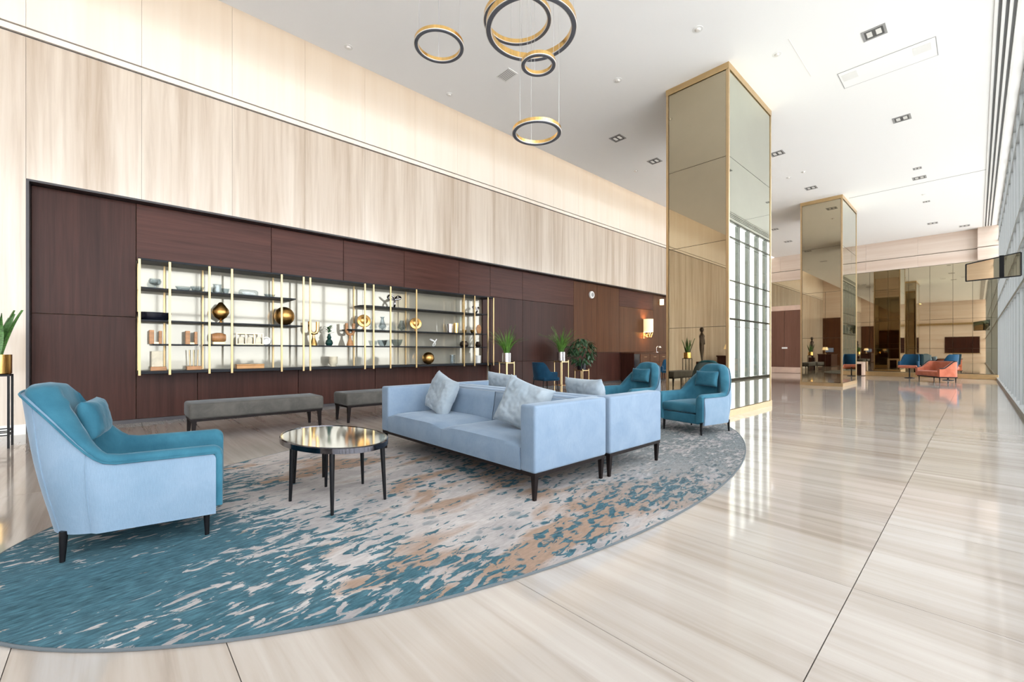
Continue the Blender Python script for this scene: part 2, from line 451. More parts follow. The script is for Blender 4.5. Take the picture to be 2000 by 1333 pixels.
# long wall: body, travertine slabs, walnut panelling
wl = box('wall_left', XN - 0.35, XN - 0.06, Y0, Y1, 0, 7.75, 'joint_dark')
tag(wl, 'long travertine wall with a walnut panelled recess', 'wall', kind='structure')
WY0, WY1, WZ = -0.90, 18.6, 3.56
GZ0, GZ1 = 5.53, 5.67
pitch = 1.22
yy = WY0
ycuts = [yy]
while ycuts[-1] < Y1: ycuts.append(ycuts[-1] + pitch)
while ycuts[0] > Y0: ycuts.insert(0, ycuts[0] - pitch)
ycuts = [max(Y0, min(Y1, v)) for v in ycuts]
for a, b in zip(ycuts[:-1], ycuts[1:]):
    if b - a < 0.02: continue
    box('stone_panel', XN - 0.08, XW, a + 0.0015, b - 0.0015, GZ1, 7.74, 'travertine_light', wl)
    box('stone_panel', XN - 0.08, XW, a + 0.0015, b - 0.0015, WZ if WY0 - 0.01 <= a < WY1 - 0.3 else 0.10, GZ0, 'travertine', wl)
box('wall_groove', XN - 0.08, XW - 0.05, Y0, Y1, GZ0, GZ1, 'dark_trim', wl)
box('wall_strip', XN - 0.08, XW - 0.004, Y0, Y1, GZ0 + 0.035, GZ1 - 0.022, 'travertine_light', wl)
# dark reveal round the recess
box('trim_2', XN - 0.05, XW + 0.004, WY0, WY1, WZ - 0.03, WZ, 'dark_trim', wl)
box('trim_3', XN - 0.05, XW + 0.004, WY0, WY0 + 0.03, 0, WZ - 0.03, 'dark_trim', wl)
bb = box('baseboard_left', XW - 0.02, XW + 0.015, Y0, WY0, 0, 0.14, 'baseboard_white'); tag(bb, 'white skirting below the travertine beside the plant', 'baseboard', kind='structure')
# walnut panels: (y0,y1,[(z0,z1,material)...])
V, Hh, Wm = 'walnut_vertical', 'walnut_horizontal', 'walnut_warm'
cols = [(-0.87, 0.26, [(0.06, 1.70, V), (1.70, 3.53, V)])]
up = [0.26, 2.21, 3.59, 5.02, 6.60, 7.66]
for a, b in zip(up[:-1], up[1:]): cols.append((a, b, [(2.62, 3.53, Hh)]))
lo = [0.26, 1.06, 2.69, 4.30, 5.92, 7.55]
for a, b in zip(lo[:-1], lo[1:]): cols.append((a, b, [(0.06, 0.80, V)]))
cols += [(7.66, 8.91, [(0.06, 0.86, V), (0.86, 2.68, V), (2.68, 3.53, Hh)]),
         (8.91, 11.30, [(0.06, 0.86, V), (0.86, 2.68, V), (2.68, 3.53, Hh)]),
         (11.30, 12.6, [(0.06, 1.13, V), (1.13, 3.53, Wm)]), (12.6, 14.0, [(0.06, 1.13, V), (1.13, 3.53, Wm)]),
         (14.0, 16.5, [(0.06, 1.13, V), (1.13, 2.87, Wm), (2.87, 3.53, Hh)]), (16.5, 18.58, [(0.06, 1.13, V), (1.13, 3.53, Wm)])]
for a, b, rows in cols:
    for z0, z1, mm in rows:
        box('wood_panel', XN - 0.05, XN, a + 0.004, b - 0.004, z0 + 0.004, z1 - 0.004, mm, wl, 0.003, 1)
box('wood_panel', XN - 0.05, XN - 0.01, 7.40, 7.66, 0.80, 2.62, V, wl)
box('trim_4', XN - 0.05, XN - 0.012, WY0 + 0.03, WY1, 0, 0.06, 'dark_trim', wl)

# far wall
wb = box('wall_back', XN - 0.3, XF + 0.1, Y1 + 0.05, Y1 + 0.3, 0, CZ, 'joint_dark')
tag(wb, 'far wall with stone fascia above tinted mirror panels', 'wall', kind='structure')
fx = [XN, -7.2, -5.4, -3.6, -1.8, 0.02]
for a, b in zip(fx[:-1], fx[1:]):
    box('stone_panel', a + 0.002, b - 0.002, Y1, Y1 + 0.05, 5.46, CZ, 'travertine_pink', wb)
    box('stone_panel', a + 0.002, b - 0.002, Y1 - 0.01, Y1 + 0.05, 4.93, 5.43, 'travertine_pink', wb)
box('stone_panel', 0.02, XF, Y1 - 0.25, Y1 + 0.05, 5.46, CZ, 'travertine_pink', wb)
box('stone_panel', 0.02, XF, Y1 - 0.25, Y1 + 0.05, 4.93, 5.43, 'travertine_pink', wb)
mx = [-6.15, -5.4, -4.7, -4.05, -3.46, -2.80, -2.10, -1.41, -0.70, -0.12, 0.41, XF]
for a, b in zip(mx[:-1], mx[1:]):
    for z0, z1 in ((0.22, 1.28), (1.28, 2.55), (2.55, 4.92)):
        box('mirror_panel', a + 0.005, b - 0.005, Y1 + 0.005, Y1 + 0.05, z0 + 0.004, z1 - 0.004, 'mirror_bronze', wb)
for a, b in zip([XN, -7.7, -6.15][:-1], [XN, -7.7, -6.15][1:]):
    box('mirror_panel', a + 0.005, b - 0.005, Y1 + 0.005, Y1 + 0.05, 3.60, 4.92, 'mirror_bronze', wb)
box('plinth', -6.15, XF, Y1 - 0.10, Y1 + 0.05, 0, 0.20, 'brass', wb, 0.01, 1)
d1 = box('door_1', XN, -6.15, Y1 - 0.02, Y1 + 0.05, 0, 3.60, 'pink_stone')
tag(d1, 'pale stone door surround between the mirrored columns', 'door', kind='structure')
for a, b in ((-8.5, -7.0), (-7.0, -6.25)):
    box('door_leaf', a + 0.005, b - 0.005, Y1 - 0.05, Y1, 0.32, 3.34, 'door_wood', d1)
box('door_plate', -7.12, -6.86, Y1 - 0.065, Y1 - 0.045, 1.30, 1.38, 'white_gloss', d1)
box('door_kick', XN, -6.2, Y1 - 0.06, Y1, 0.02, 0.31, 'pink_stone', d1)

# wall behind the camera (seen only in the mirrors)
wf = box('wall_front', XN - 0.3, XF + 0.1, Y0 - 0.2, Y0, 0, 7.75, 'travertine_pink')
tag(wf, 'stone wall closing the hall behind the viewer, seen in the mirrors', 'wall', kind='structure')
box('wood_panel', XN, -6.9, Y0, Y0 + 0.03, 0, 4.0, 'walnut_warm', wf)
box('niche_panel', -2.25, 0.2, Y0, Y0 + 0.02, 1.0, 2.64, 'walnut_vertical', wf)
box('niche_frame', -2.30, 0.25, Y0, Y0 + 0.06, 0.94, 1.0, 'brass', wf)
box('pelmet', -6.8, XF - 0.1, Y0, Y0 + 0.25, 3.85, 4.05, 'brass', wf)

# glazed facade on the right
wr = box('wall_right', XF - 0.06, XF + 0.12, Y0, Y1, -0.02, 0.09, 'mullion')
tag(wr, 'glazed facade of tall panes between slim metal mullions', 'window wall', kind='structure')
bay = 1.10
ny = int((Y1 - Y0) / bay)
zt = [0.09, 2.45, 3.22, 3.95, 5.65, CZ]
mull = box_me('mullion', -0.025, 0.05, -0.025, 0.025, 0.09, CZ)
finm = box_me('facade_fin', 0.052, 0.16, -0.03, 0.03, 0.0, CZ)
panes = {}
for i in range(ny + 1):
    y = Y1 - 0.03 - i * bay
    link('mullion', mull, 'mullion', wr, (XF, y, 0))
    link('facade_fin', finm, 'fin', wr, (XF, y, 0))
    if i < ny:
        for z0, z1 in ((zt[0], zt[1]), (zt[1], zt[3]), (zt[3], zt[5])):
            k = (z0, z1)
            if k not in panes: panes[k] = box_me('pane', 0.008, 0.020, -bay + 0.028, -0.028, z0 + 0.03, z1 - 0.03)
            link('pane', panes[k], 'glass_facade', wr, (XF, y, 0))
for z in zt[1:]:
    hh = 0.05 if z < 3 else 0.028
    box('transom', XF - 0.03, XF + 0.05, Y0, Y1, z - hh, z + hh * 0.4, 'mullion', wr)
# exterior ground
gr = box('ground_outside', XF + 0.1, 60, -50, 90, -0.30, -0.10, 'paving'); tag(gr, 'pale paved forecourt outside the glazing', 'ground', kind='structure')

# ================================================================== MIRRORED COLUMNS
def column(y0, y1, label):
    x0, x1 = -4.14, -2.97
    t = thing('mirrored_column', label, 'column', ((x0 + x1) / 2, (y0 + y1) / 2, 0))
    hx, hy = (x1 - x0) / 2, (y1 - y0) / 2
    box('core', -hx + 0.04, hx - 0.04, -hy + 0.04, hy - 0.04, 0, CZ, 'joint_dark', t)
    for sx in (-1, 1):
        for sy in (-1, 1):
            box('corner_post', min(sx * hx, sx * (hx - 0.045)), max(sx * hx, sx * (hx - 0.045)), min(sy * hy, sy * (hy - 0.045)), max(sy * hy, sy * (hy - 0.045)), 0.0, CZ, 'brass_pale', t)
    bm = bmesh.new()
    add_box(bm, -hx - 0.004, hx + 0.004, -hy - 0.004, hy + 0.004, CZ - 0.115, CZ)
    link('top_band', finish(bm, 'top_band', False), 'brass', t)
    bm = bmesh.new(); add_box(bm, -hx - 0.012, hx + 0.012, -hy - 0.012, hy + 0.012, 0, 0.11)
    link('base_band', finish(bm, 'base_band', False), 'brass_pale', t)
    zs = [0.115, 1.60, 3.13, 4.62, CZ - 0.12]
    for z0, z1 in zip(zs[:-1], zs[1:]):
        for s in (-1, 1):
            ya, yb = sorted((s * (hy - 0.012), s * (hy - 0.04)))
            cuts = [-hx + 0.05, hx - 0.05]
            if z1 < 3.2 and y0 > 12: cuts = [-hx + 0.05, 0.12, hx - 0.05]
            for a, b in zip(cuts[:-1], cuts[1:]):
                box('mirror_panel', a + 0.003, b - 0.003, ya, yb, z0 + 0.004, z1 - 0.004, 'mirror_bronze', t)
            xa, xb = sorted((s * (hx - 0.012), s * (hx - 0.04)))
            box('mirror_panel', xa, xb, -hy + 0.053, hy - 0.053, z0 + 0.004, z1 - 0.004, 'mirror_green', t)
    return t
column(7.95, 10.26, 'nearer tall mirror clad column with brass edges behind teal armchair')
column(17.40, 19.85, 'farther mirror clad column with brass edges beyond the first one')

# ================================================================== RUG
bm = bmesh.new()
nseg = 128; A_, B_ = 2.20, 4.21
top = [bm.verts.new((A_ * math.cos(2 * math.pi * i / nseg), B_ * math.sin(2 * math.pi * i / nseg), 0.011)) for i in range(nseg)]
bot = [bm.verts.new((A_ * 1.002 * math.cos(2 * math.pi * i / nseg), B_ * 1.002 * math.sin(2 * math.pi * i / nseg), 0.0)) for i in range(nseg)]
bm.faces.new(top); bm.faces.new(list(reversed(bot)))
for i in range(nseg): bm.faces.new((bot[i], bot[(i + 1) % nseg], top[(i + 1) % nseg], top[i]))
rug = thing('area_rug', 'large oval rug in teal, grey and brown under the seating', 'rug', (-3.68, 3.64, 0.0005), R(7.3))
link('pile', finish(bm, 'pile', False), 'rug_pile', rug)
bm = bmesh.new()
ring = [(A_ * 1.002 * math.cos(2 * math.pi * i / nseg), B_ * 1.002 * math.sin(2 * math.pi * i / nseg), 0.006) for i in range(nseg)]
tube_bm(bm, ring, 0.007, 6, True)
link('binding', finish(bm, 'binding', True), 'rug_edge', rug)
RZ = 0.0125

# ================================================================== ARMCHAIRS
def smooth01(x): x = max(0.0, min(1.0, x)); return x * x * (3 - 2 * x)
def u_path(W, rad, yb, yf, nside=10, narc=14, nback=8, fine=False):
    pts = []
    ss = [i / nside for i in range(nside)]
    if fine: ss = [0, 0.008, 0.025, 0.05, 0.08] + ss[1:]; nside = len(ss)
    for q in ss: pts.append((W, yf + (yb + rad - yf) * q, 1.0, 0.0))
    for i in range(narc + 1):
        a = (math.pi / 2) * i / narc
        pts.append((W - rad + rad * math.cos(a), yb + rad - rad * math.sin(a), math.cos(a), -math.sin(a)))
    xb = W - rad
    for i in range(1, nback): pts.append((xb - 2 * xb * i / nback, yb, 0.0, -1.0))
    left = [(-x, y, -nx, ny) for x, y, nx, ny in pts[:nside + narc + 1]]
    return pts + list(reversed(left))
def armchair(name, label, loc, rz, group):
    t = thing(name, label, 'armchair', loc, rz, group)
    W, rad, yb, yf = 0.385, 0.27, -0.075, 0.70
    def ztop(x, y, ny):
        # arm height in front, sweeping up to the back
        s = smooth01((0.24 - y) / 0.30)
        back = 0.87 + 0.045 * (1 - min(1, abs(x) / 0.3) ** 2)
        return 0.515 + (back - 0.515) * s ** 1.25
    def lean(y, z):
        b = smooth01((0.22 - y) / 0.26)
        return -0.115 * b * max(0, (z - 0.16)) / 0.75
    def taper(y, z):
        b = smooth01((0.22 - y) / 0.26)
        return 1 - 0.21 * b * smooth01((z - 0.42) / 0.5)
    path = u_path(W, rad, yb, yf, fine=True)
    def drop(d, r): return 0.0 if d >= r else r - math.sqrt(max(0, r * r - (r - d) ** 2))
    # outer shell
    bm = bmesh.new(); nz = 8; out = []; inn = []
    for x, y, nx, ny in path:
        zt_ = ztop(x, y, ny) - drop(yf - y, 0.035)
        co, ci = [], []
        for k in range(nz + 1):
            z = 0.145 + (zt_ - 0.145) * k / nz
            belly = 0.012 * math.sin(math.pi * k / nz) - 0.02 * (1 - k / nz) * (1 if ny < -0.2 else 0)
            px, py = x + nx * belly, y + ny * belly
            tp = taper(y, z)
            co.append(bm.verts.new((px * tp, py + lean(y, z), z)))
            ci.append(bm.verts.new(((px - nx * 0.03) * tp, py - ny * 0.03 + lean(y, z), z)))
        out.append(co); inn.append(ci)
    n = len(path)
    for i in range(n - 1):
        for k in range(nz):
            bm.faces.new((out[i][k], out[i + 1][k], out[i + 1][k + 1], out[i][k + 1]))
            bm.faces.new((inn[i][k], inn[i][k + 1], inn[i + 1][k + 1], inn[i + 1][k]))
        bm.faces.new((out[i][nz], out[i + 1][nz], inn[i + 1][nz], inn[i][nz]))
        bm.faces.new((out[i][0], inn[i][0], inn[i + 1][0], out[i + 1][0]))
    for i in (0, n - 1):
        for k in range(nz):
            q = (out[i][k], out[i][k + 1], inn[i][k + 1], inn[i][k])
            bm.faces.new(q)
    link('outer_shell', finish(bm, 'outer_shell', True, 50), 'velvet_pale', t)['label'] = 'pale blue outer shell'
    # inner padding with a rolled rim
    path2 = u_path(W - 0.012, rad - 0.01, yb + 0.012, yf + 0.035, fine=True)
    bm = bmesh.new(); rings = []
    for q, (x, y, nx, ny) in enumerate(path2):
        zt_ = ztop(x, y, ny) - drop(yf + 0.035 - y, 0.055)
        b = smooth01((0.22 - y) / 0.26)
        th = 0.095 + 0.05 * b
        sec = [(0.0 + 0.05 * b, 0.19), (0.0 + 0.02 * b, zt_ * 0.6), (0.0, zt_ - 0.005), (0.004, zt_ + 0.018), (0.022, zt_ + 0.036), (th * 0.5, zt_ + 0.043),
               (th - 0.02, zt_ + 0.034), (th, zt_ + 0.012), (th + 0.004, zt_ - 0.03), (th + 0.03 * b, 0.55 * zt_ + 0.12), (th + 0.03 * b, 0.30), (th + 0.01, 0.17)]
        sh = 1.0
        e = min(q, len(path2) - 1 - q)
        ring_ = []
        for o_, z in sec:
            if e == 0:  # soften the arm fronts
                o_ = 0.012 + o_ * (th - 0.024) / th
            pl = 0.0
            if b > 0.2 and o_ > 0.05: pl = 0.006 * math.sin(z * 75 + 3 * x) * b * min(1.0, abs(x) / 0.2)
            px, py = x - nx * (o_ + pl), y - ny * (o_ + pl)
            ring_.append(bm.verts.new((px * taper(y, z), py + lean(y, z), z)))
        rings.append(ring_)
    m = len(rings[0])
    for a, b in zip(rings[:-1], rings[1:]):
        for k in range(m):
            bm.faces.new((a[k], b[k], b[(k + 1) % m], a[(k + 1) % m]))
    bm.faces.new(rings[0]); bm.faces.new(list(reversed(rings[-1])))
    link('inner_padding', finish(bm, 'inner_padding', True, 55), 'velvet_teal', t)
    # seam welt following the top of the shell
    tube('welt', [((x + nx * 0.006) * taper(y, ztop(x, y, ny)), y + ny * 0.006 + lean(y, ztop(x, y, ny)), ztop(x, y, ny) + 0.002) for x, y, nx, ny in path], 0.006, 'velvet_teal', t, 6)
    for sgn in (-1, 1):
        for yq in (0.13, -0.02):
            ps = []
            xq, yq2, nxq, nyq = min((p for p in path if p[0] * sgn > 0), key=lambda p: abs(p[1] - yq))
            for k in range(9):
                z = 0.15 + (ztop(xq, yq2, nyq) - 0.15) * k / 8
                bl = 0.0135 * math.sin(math.pi * k / 8) - 0.02 * (1 - k / 8) * (1 if nyq < -0.2 else 0)
                ps.append(((xq + nxq * bl) * taper(yq2, z), yq2 + nyq * bl + lean(yq2, z), z))
            tube('seam', ps, 0.0035, 'velvet_pale', t, 5)
    box('seat_base', -0.295, 0.295, 0.09, 0.705, 0.148, 0.283, 'velvet_teal', t, 0.018, 3)
    # seat cushion, slightly crowned
    bm = bmesh.new(); add_box(bm, -0.282, 0.282, 0.04, 0.728, 0.293, 0.412)
    bmesh.ops.bevel(bm, geom=list(bm.edges), offset=0.03, segments=3, profile=0.5, affect='EDGES')
    bmesh.ops.subdivide_edges(bm, edges=[e for e in bm.edges if e.calc_length() > 0.2], cuts=5, use_grid_fill=True)
    for v in bm.verts:
        if v.co.z > 0.36:
            u = v.co.x / 0.285; s_ = (v.co.y - 0.38) / 0.36
            v.co.z += 0.03 * max(0, 1 - u * u) * max(0, 1 - s_ ** 4)
    link('seat_cushion', finish(bm, 'seat_cushion', True, 60), 'velvet_teal', t)
    pm = pillow_me('headrest_pillow', 0.37, 0.235, 0.115, 26, 0.004, 3.0, 0.0035)
    link('headrest_pillow', pm, 'velvet_teal', t, (0, 0.085, 0.735), (R(11), 0, 0))
    for sx in (-1, 1):
        for y, ln in ((0.02, -0.015), (0.65, 0.012)):
            link('leg', leg_me('leg', 0.165, 0.019, 0.012, (sx * 0.004, ln * 0.3)), 'black_metal', t, (sx * 0.30, y, 0))
    return t
g = 'matching teal armchairs around the rug'
ach1 = armchair('armchair', 'large teal and pale blue armchair at the left, beside the oval table', (-3.656, -0.172, RZ), -R(9.2), g)
ach3 = copy_tree(ach1); ach3.location = (-2.705, 6.53, RZ); ach3.rotation_euler = (0, 0, R(169))
ach3['label'] = 'teal armchair with headrest pillow standing right before the mirrored column'
ach2 = copy_tree(ach1); ach2.location = (-3.86, 6.64, RZ); ach2.rotation_euler = (0, 0, R(171))
ach2['label'] = 'teal armchair half hidden behind the back to back sofas'

# ================================================================== SOFAS
def sofa(label, loc, rz):
    # local: faces -y, x along the length, origin at floor centre
    t = thing('sofa', label, 'sofa', loc, rz, 'back to back sofas')
    L, D = 2.52, 0.92
    hx, hy = L / 2, D / 2
    aw = 0.165
    bm = bmesh.new()
    for (x0, x1, y0, y1) in ((-hx + .01, hx - .01, -hy + .01, -hy + .05), (-hx + .01, hx - .01, hy - .05, hy - .01), (-hx + .01, -hx + .05, -hy + .05, hy - .05), (hx - .05, hx - .01, -hy + .05, hy - .05)):
        add_box(bm, x0, x1, y0, y1, 0.185, 0.212)
    link('base_rail', finish(bm, 'base_rail', False), 'dark_wood_leg', t)
    for sx in (-1, 1):
        for sy in (-1, 1):
            link('leg', sqleg_me('leg', 0.19, 0.021, 0.012, (-sx * 0.004, 0)), 'dark_wood_leg', t, (sx * (hx - 0.035), sy * (hy - 0.035), 0))
        box('arm', sx * hx if sx < 0 else hx - aw, -hx + aw if sx < 0 else hx, -hy, hy, 0.212, 0.728, 'velvet_sofa', t, 0.022, 4)
    box('back', -hx + aw - 0.005, hx - aw + 0.005, hy - 0.13, hy, 0.212, 0.715, 'velvet_sofa', t, 0.022, 4)
    for sx in (-1, 1):
        x0, x1 = sorted((sx * 0.003, sx * (hx - aw - 0.003)))
        bm = bmesh.new(); add_box(bm, x0, x1, -hy + 0.006, hy - 0.13, 0.214, 0.405)
        bmesh.ops.subdivide_edges(bm, edges=list(bm.edges), cuts=10, use_grid_fill=True)
        cx_, wx_ = (x0 + x1) / 2, (x1 - x0) / 2
        for v in bm.verts:
            u = (v.co.x - cx_) / wx_; s = (v.co.y - (-0.06)) / 0.40
            edge = max(abs(u), abs(s) if s < 0 else 0)
            if v.co.z > 0.40:
                v.co.z += 0.030 * (1 - min(1, abs(u)) ** 6) - (0.016 if s < -0.98 else 0.0) - (0.004 if abs(u) > 0.98 else 0) \
                    + 0.005 * noise.noise(Vector((v.co.x * 2.2, v.co.y * 7, 2.0)))
            elif s < -0.98: v.co.y -= 0.010 * math.sin(math.pi * (v.co.z - 0.214) / 0.191)
        link('seat_cushion', finish(bm, 'seat_cushion', True, 65), 'velvet_sofa', t)
        bm = bmesh.new(); add_box(bm, x0, x1, hy - 0.30, hy - 0.125, 0.395, 0.705)
        bmesh.ops.subdivide_edges(bm, edges=list(bm.edges), cuts=8, use_grid_fill=True)
        for v in bm.verts:
            u = (v.co.x - cx_) / wx_; s = (v.co.z - 0.55) / 0.155
            if v.co.y < hy - 0.29:
                v.co.y += -0.028 * (1 - abs(u) ** 6) * (1 - abs(s) ** 6) + (0.022 if abs(u) > 0.98 or s > 0.98 else 0)
            v.co.y += 0.05 * max(0, s + 1) / 2 if v.co.y < hy - 0.2 else 0
        link('back_cushion', finish(bm, 'back_cushion', True, 65), 'velvet_sofa', t)
    return t
sx_c = (-4.77 - 2.25) / 2
sofa('long pale blue sofa facing the oval table, nearest to the viewer', (sx_c, 2.315 + 0.46, RZ), 0)
sofa('pale blue sofa turned away, standing back to back with the nearer one', (sx_c + 0.015, 3.27 + 0.46, RZ), R(180))

def cushion(label, loc, rot, seed, wd=0.5, ht=0.46):
    me = pillow_me('throw_cushion', wd, ht, 0.185, 40, 0.012, seed)
    o = link('throw_cushion', me, 'velvet_cushion', None, loc, rot)
    tag(o, label, 'cushion', 'silver blue throw cushions on the sofas')
cushion('silver blue cushion at the left end of the nearer sofa', (-4.22, 2.79, 0.652), (R(-17), R(14), R(-6)), 1.0)
cushion('silver blue cushion propped by the right arm of the nearer sofa', (-2.84, 2.77, 0.655), (R(-17), R(16), R(14)), 5.0)
cushion('silver blue cushion peeking over the rear sofa back, farther left', (-4.08, 3.64, 0.660), (R(16), R(4), R(4)), 9.0)
cushion('silver blue cushion peeking over the rear sofa back, nearer the armchair', (-2.78, 3.64, 0.655), (R(16), R(0), R(-6)), 13.0, 0.52)

# ================================================================== OVAL TABLE
tb = thing('coffee_table', 'oval table with mirrored top and slim black legs on the rug', 'table', (-3.50, 1.29, RZ), R(4))
bm = bmesh.new(); lathe_bm(bm, [(1.0, 0.425), (1.0, 0.462), (0.985, 0.468), (0.965, 0.468), (0.965, 0.440), (0.965, 0.425)], 64, 0, 0, 0.57, 0.355, cap=False)
link('rim', finish(bm, 'rim', True, 30), 'chrome_black', tb)
bm = bmesh.new(); lathe_bm(bm, [(0.0, 0.432), (0.966, 0.432), (0.966, 0.464), (0.0, 0.464)], 64, 0, 0, 0.57, 0.355, cap=False)
link('mirror_top', finish(bm, 'mirror_top', True, 30), 'mirror_table', tb)
for x, y in ((0.40, 0.20), (0.42, -0.20), (-0.06, -0.29), (-0.06, 0.27), (-0.48, -0.11), (-0.48, 0.13), (-0.20, 0.03)):
    link('leg', leg_me('leg', 0.43, 0.019, 0.011, (x * 0.06, y * 0.05)), 'black_metal', tb, (x, y, 0))

# ================================================================== BENCHES
def bench(label, loc):
    t = thing('bench', label, 'bench', loc, 0, 'grey benches along the walnut wall')
    box('seat_pad', -0.29, 0.29, -0.83, 0.83, 0.275, 0.475, 'velvet_grey', t, 0.035, 4)
    box('frame', -0.27, 0.27, -0.81, 0.81, 0.245, 0.277, 'dark_wood_leg', t)
    for sx in (-1, 1):
        for sy in (-1, 1):
            link('leg', sqleg_me('leg', 0.25, 0.026, 0.015, (0, -sy * 0.012 * -1)), 'dark_wood_leg', t, (sx * 0.24, sy * 0.775, 0))
    return t
b1 = bench('low grey upholstered bench behind the left armchair', (-7.08, 1.53, 0))
b2 = copy_tree(b1); b2.location = (-7.10, 3.55, 0); b2['label'] = 'low grey upholstered bench partly hidden by the pale blue sofa'

# ================================================================== DISPLAY SHELF
SX0, SX1 = XN + 0.012, -8.73
SY0, SY1, SZ0, SZ1 = 0.27, 7.40, 0.80, 2.56
sh = thing('display_shelf', 'wide wall shelf with brass uprights, dark shelves and mirrored back', 'shelf', (0, 0, 0))
box('bottom_board', SX0, SX1, SY0, SY1 + 0.45, SZ0, SZ0 + 0.045, 'dark_shelf', sh, 0.004, 1)
box('top_board', SX0, SX1, SY0, SY1, SZ1, SZ1 + 0.035, 'dark_shelf', sh, 0.004, 1)
bk = [SY0, 1.16, 2.66, 4.0, 5.1, 6.5, SY1 - 0.15]
for a, b in zip(bk[:-1], bk[1:]):
    box('back_mirror', SX0, SX0 + 0.008, a + 0.003, b - 0.003, SZ0 + 0.045, SZ1, 'mirror_pale', sh)
posts = [0.285, 0.65, 1.17, 1.49, 2.27, 2.65, 2.77, 3.86, 4.05, 4.44, 5.08, 6.43, 6.76, 7.20, 7.39]
pm = box_me('upright', -0.012, 0.012, -0.015, 0.015, SZ0 - 0.02, SZ1 + 0.012)
for y in posts: link('upright', pm, 'brass_shelf', sh, (SX1 + 0.016, y, 0))
pm2 = box_me('rear_upright', -0.012, 0.012, -0.012, 0.012, SZ0 + 0.045, SZ1)
for y in (0.285, 0.61, 1.13, 2.23, 3.80, 5.04, 6.70): link('rear_upright', pm2, 'brass_shelf', sh, (SX0 + 0.025, y, 0))
S1, S2, S3 = 2.15, 1.645, 1.27
for y0, y1, z, r_ in ((0.28, 2.52, S1, 0), (0.28, 2.64, S2, 0), (0.44, 1.02, S3, 0), (1.13, 7.20, S3, 0), (3.80, 7.20, S1 - 0.02, 1), (3.55, 7.20, S2 - 0.03, 1)):
    if r_:
        bm = bmesh.new(); rr = 0.16
        poly = [(SX0 + 0.01, y1), (SX0 + 0.01, y0)] + [(SX1 - rr + rr * math.sin(a), y0 + rr - rr * math.cos(a)) for a in [math.pi / 2 * k / 6 for k in range(7)]] + [(SX1, y1)]
        prism_bm(bm, poly, 'z', z - 0.022, z); link('shelf_board', finish(bm, 'shelf_board', False), 'dark_shelf', sh)
    else:
        box('shelf_board', SX0 + 0.01, SX1, y0, y1, z - 0.022, z, 'dark_shelf', sh)
ZB = SZ0 + 0.045
S1r, S2r = S1 - 0.02, S2 - 0.03
XS = -8.92
def on(name, label, cat, prof, mat, y, z, seg=24, x=XS, sx=1, sy=1, group=None, rz=0):
    o = lathe(name, prof, mat, None, seg, (x, y, z), (0, 0, rz), sx, sy)
    return tag(o, label, cat, group)
def bowl(r, h, t=0.006):
    p = [(0.0, 0.0), (r * 0.45, 0.0), (r * 0.75, h * 0.3), (r, h), (r - t, h), (r * 0.75 - t, h * 0.32), (r * 0.4, t), (0.0, t)]
    return p
def sph(r, n=12): return [(max(0, r * math.sin(math.pi * i / n)), r - r * math.cos(math.pi * i / n)) for i in range(n + 1)]
gl = 'clear glass pieces on the display shelf'
on('glass_bowl', 'round clear glass goblet bowl at the upper left of the shelf', 'glass bowl', [(0.0, 0), (0.045, 0), (0.045, 0.01), (0.012, 0.02), (0.012, 0.05), (0.07, 0.08), (0.085, 0.12), (0.07, 0.16), (0.062, 0.16), (0.075, 0.12), (0.06, 0.085), (0, 0.06)], 'glass_clear', 0.48, S1, group=gl)
on('glass_dish', 'flat clear glass dish beside the first brass upright, top row', 'glass dish', bowl(0.11, 0.07), 'glass_clear', 0.84, S1, group=gl)
on('glass_dish', 'taller clear glass dish, second one on the top left row', 'glass dish', bowl(0.10, 0.09), 'glass_clear', 1.03, S1, group=gl)
on('glass_jar', 'grey glass jar between close uprights on the top left row', 'glass jar', [(0, 0), (0.07, 0), (0.08, 0.06), (0.06, 0.13), (0.07, 0.16), (0.062, 0.16), (0.05, 0.12), (0.07, 0.06), (0.06, 0.008), (0, 0.008)], 'glass_clear', 1.31, S1, group=gl)
on('glass_bowl', 'small grey glass bowl just left of the wide casket', 'glass bowl', bowl(0.06, 0.10), 'glass_clear', 1.43, S1, group=gl)
on('glass_casket', 'wide clear glass casket on the top left row', 'glass casket', [(0, 0), (0.09, 0), (0.10, 0.03), (0.10, 0.085), (0.085, 0.105), (0, 0.11)], 'glass_clear', 1.78, S1, seg=28, sx=0.7, sy=1.55, group=gl)
on('glass_dish', 'low oval glass dish at the end of the top left row', 'glass dish', bowl(0.075, 0.06), 'glass_clear', 2.12, S1, sy=1.3, group=gl)
on('black_bowl', 'wide glossy black bowl on the second shelf at far left', 'bowl', [(0, 0), (0.15, 0), (0.185, 0.03), (0.21, 0.125), (0.20, 0.125), (0.175, 0.035), (0, 0.02)], 'ceramic_black', 0.47, S2, 28, sx=0.75, sy=1.05)
# shell-like ornamental vase
v = thing('shell_vase', 'silver gold shell shaped vase on the second shelf', 'vase', (XS, 1.36, S2))
lathe('foot', [(0.0, 0), (0.035, 0), (0.03, 0.02), (0.015, 0.03), (0.022, 0.055)], 'gold_leaf', v, 16)
bm = bmesh.new(); lathe_bm(bm, [(0.02, 0.05), (0.09, 0.10), (0.125, 0.175), (0.115, 0.23), (0.07, 0.29), (0.03, 0.35), (0.012, 0.36), (0.05, 0.28), (0.09, 0.2), (0.03, 0.09)], 24)
for vv in bm.verts:
    k = noise.noise(vv.co * 14); vv.co.x *= 1 + 0.18 * k; vv.co.y *= 1 + 0.18 * k
link('body', finish(bm, 'body', True, 60), 'gold_leaf', v)
gs = 'gold spheres on the display shelf'
on('gold_sphere', 'large gold leaf sphere at the end of the second left shelf', 'sphere', sph(0.175), 'gold_leaf', 2.37, S2, 28, group=gs)
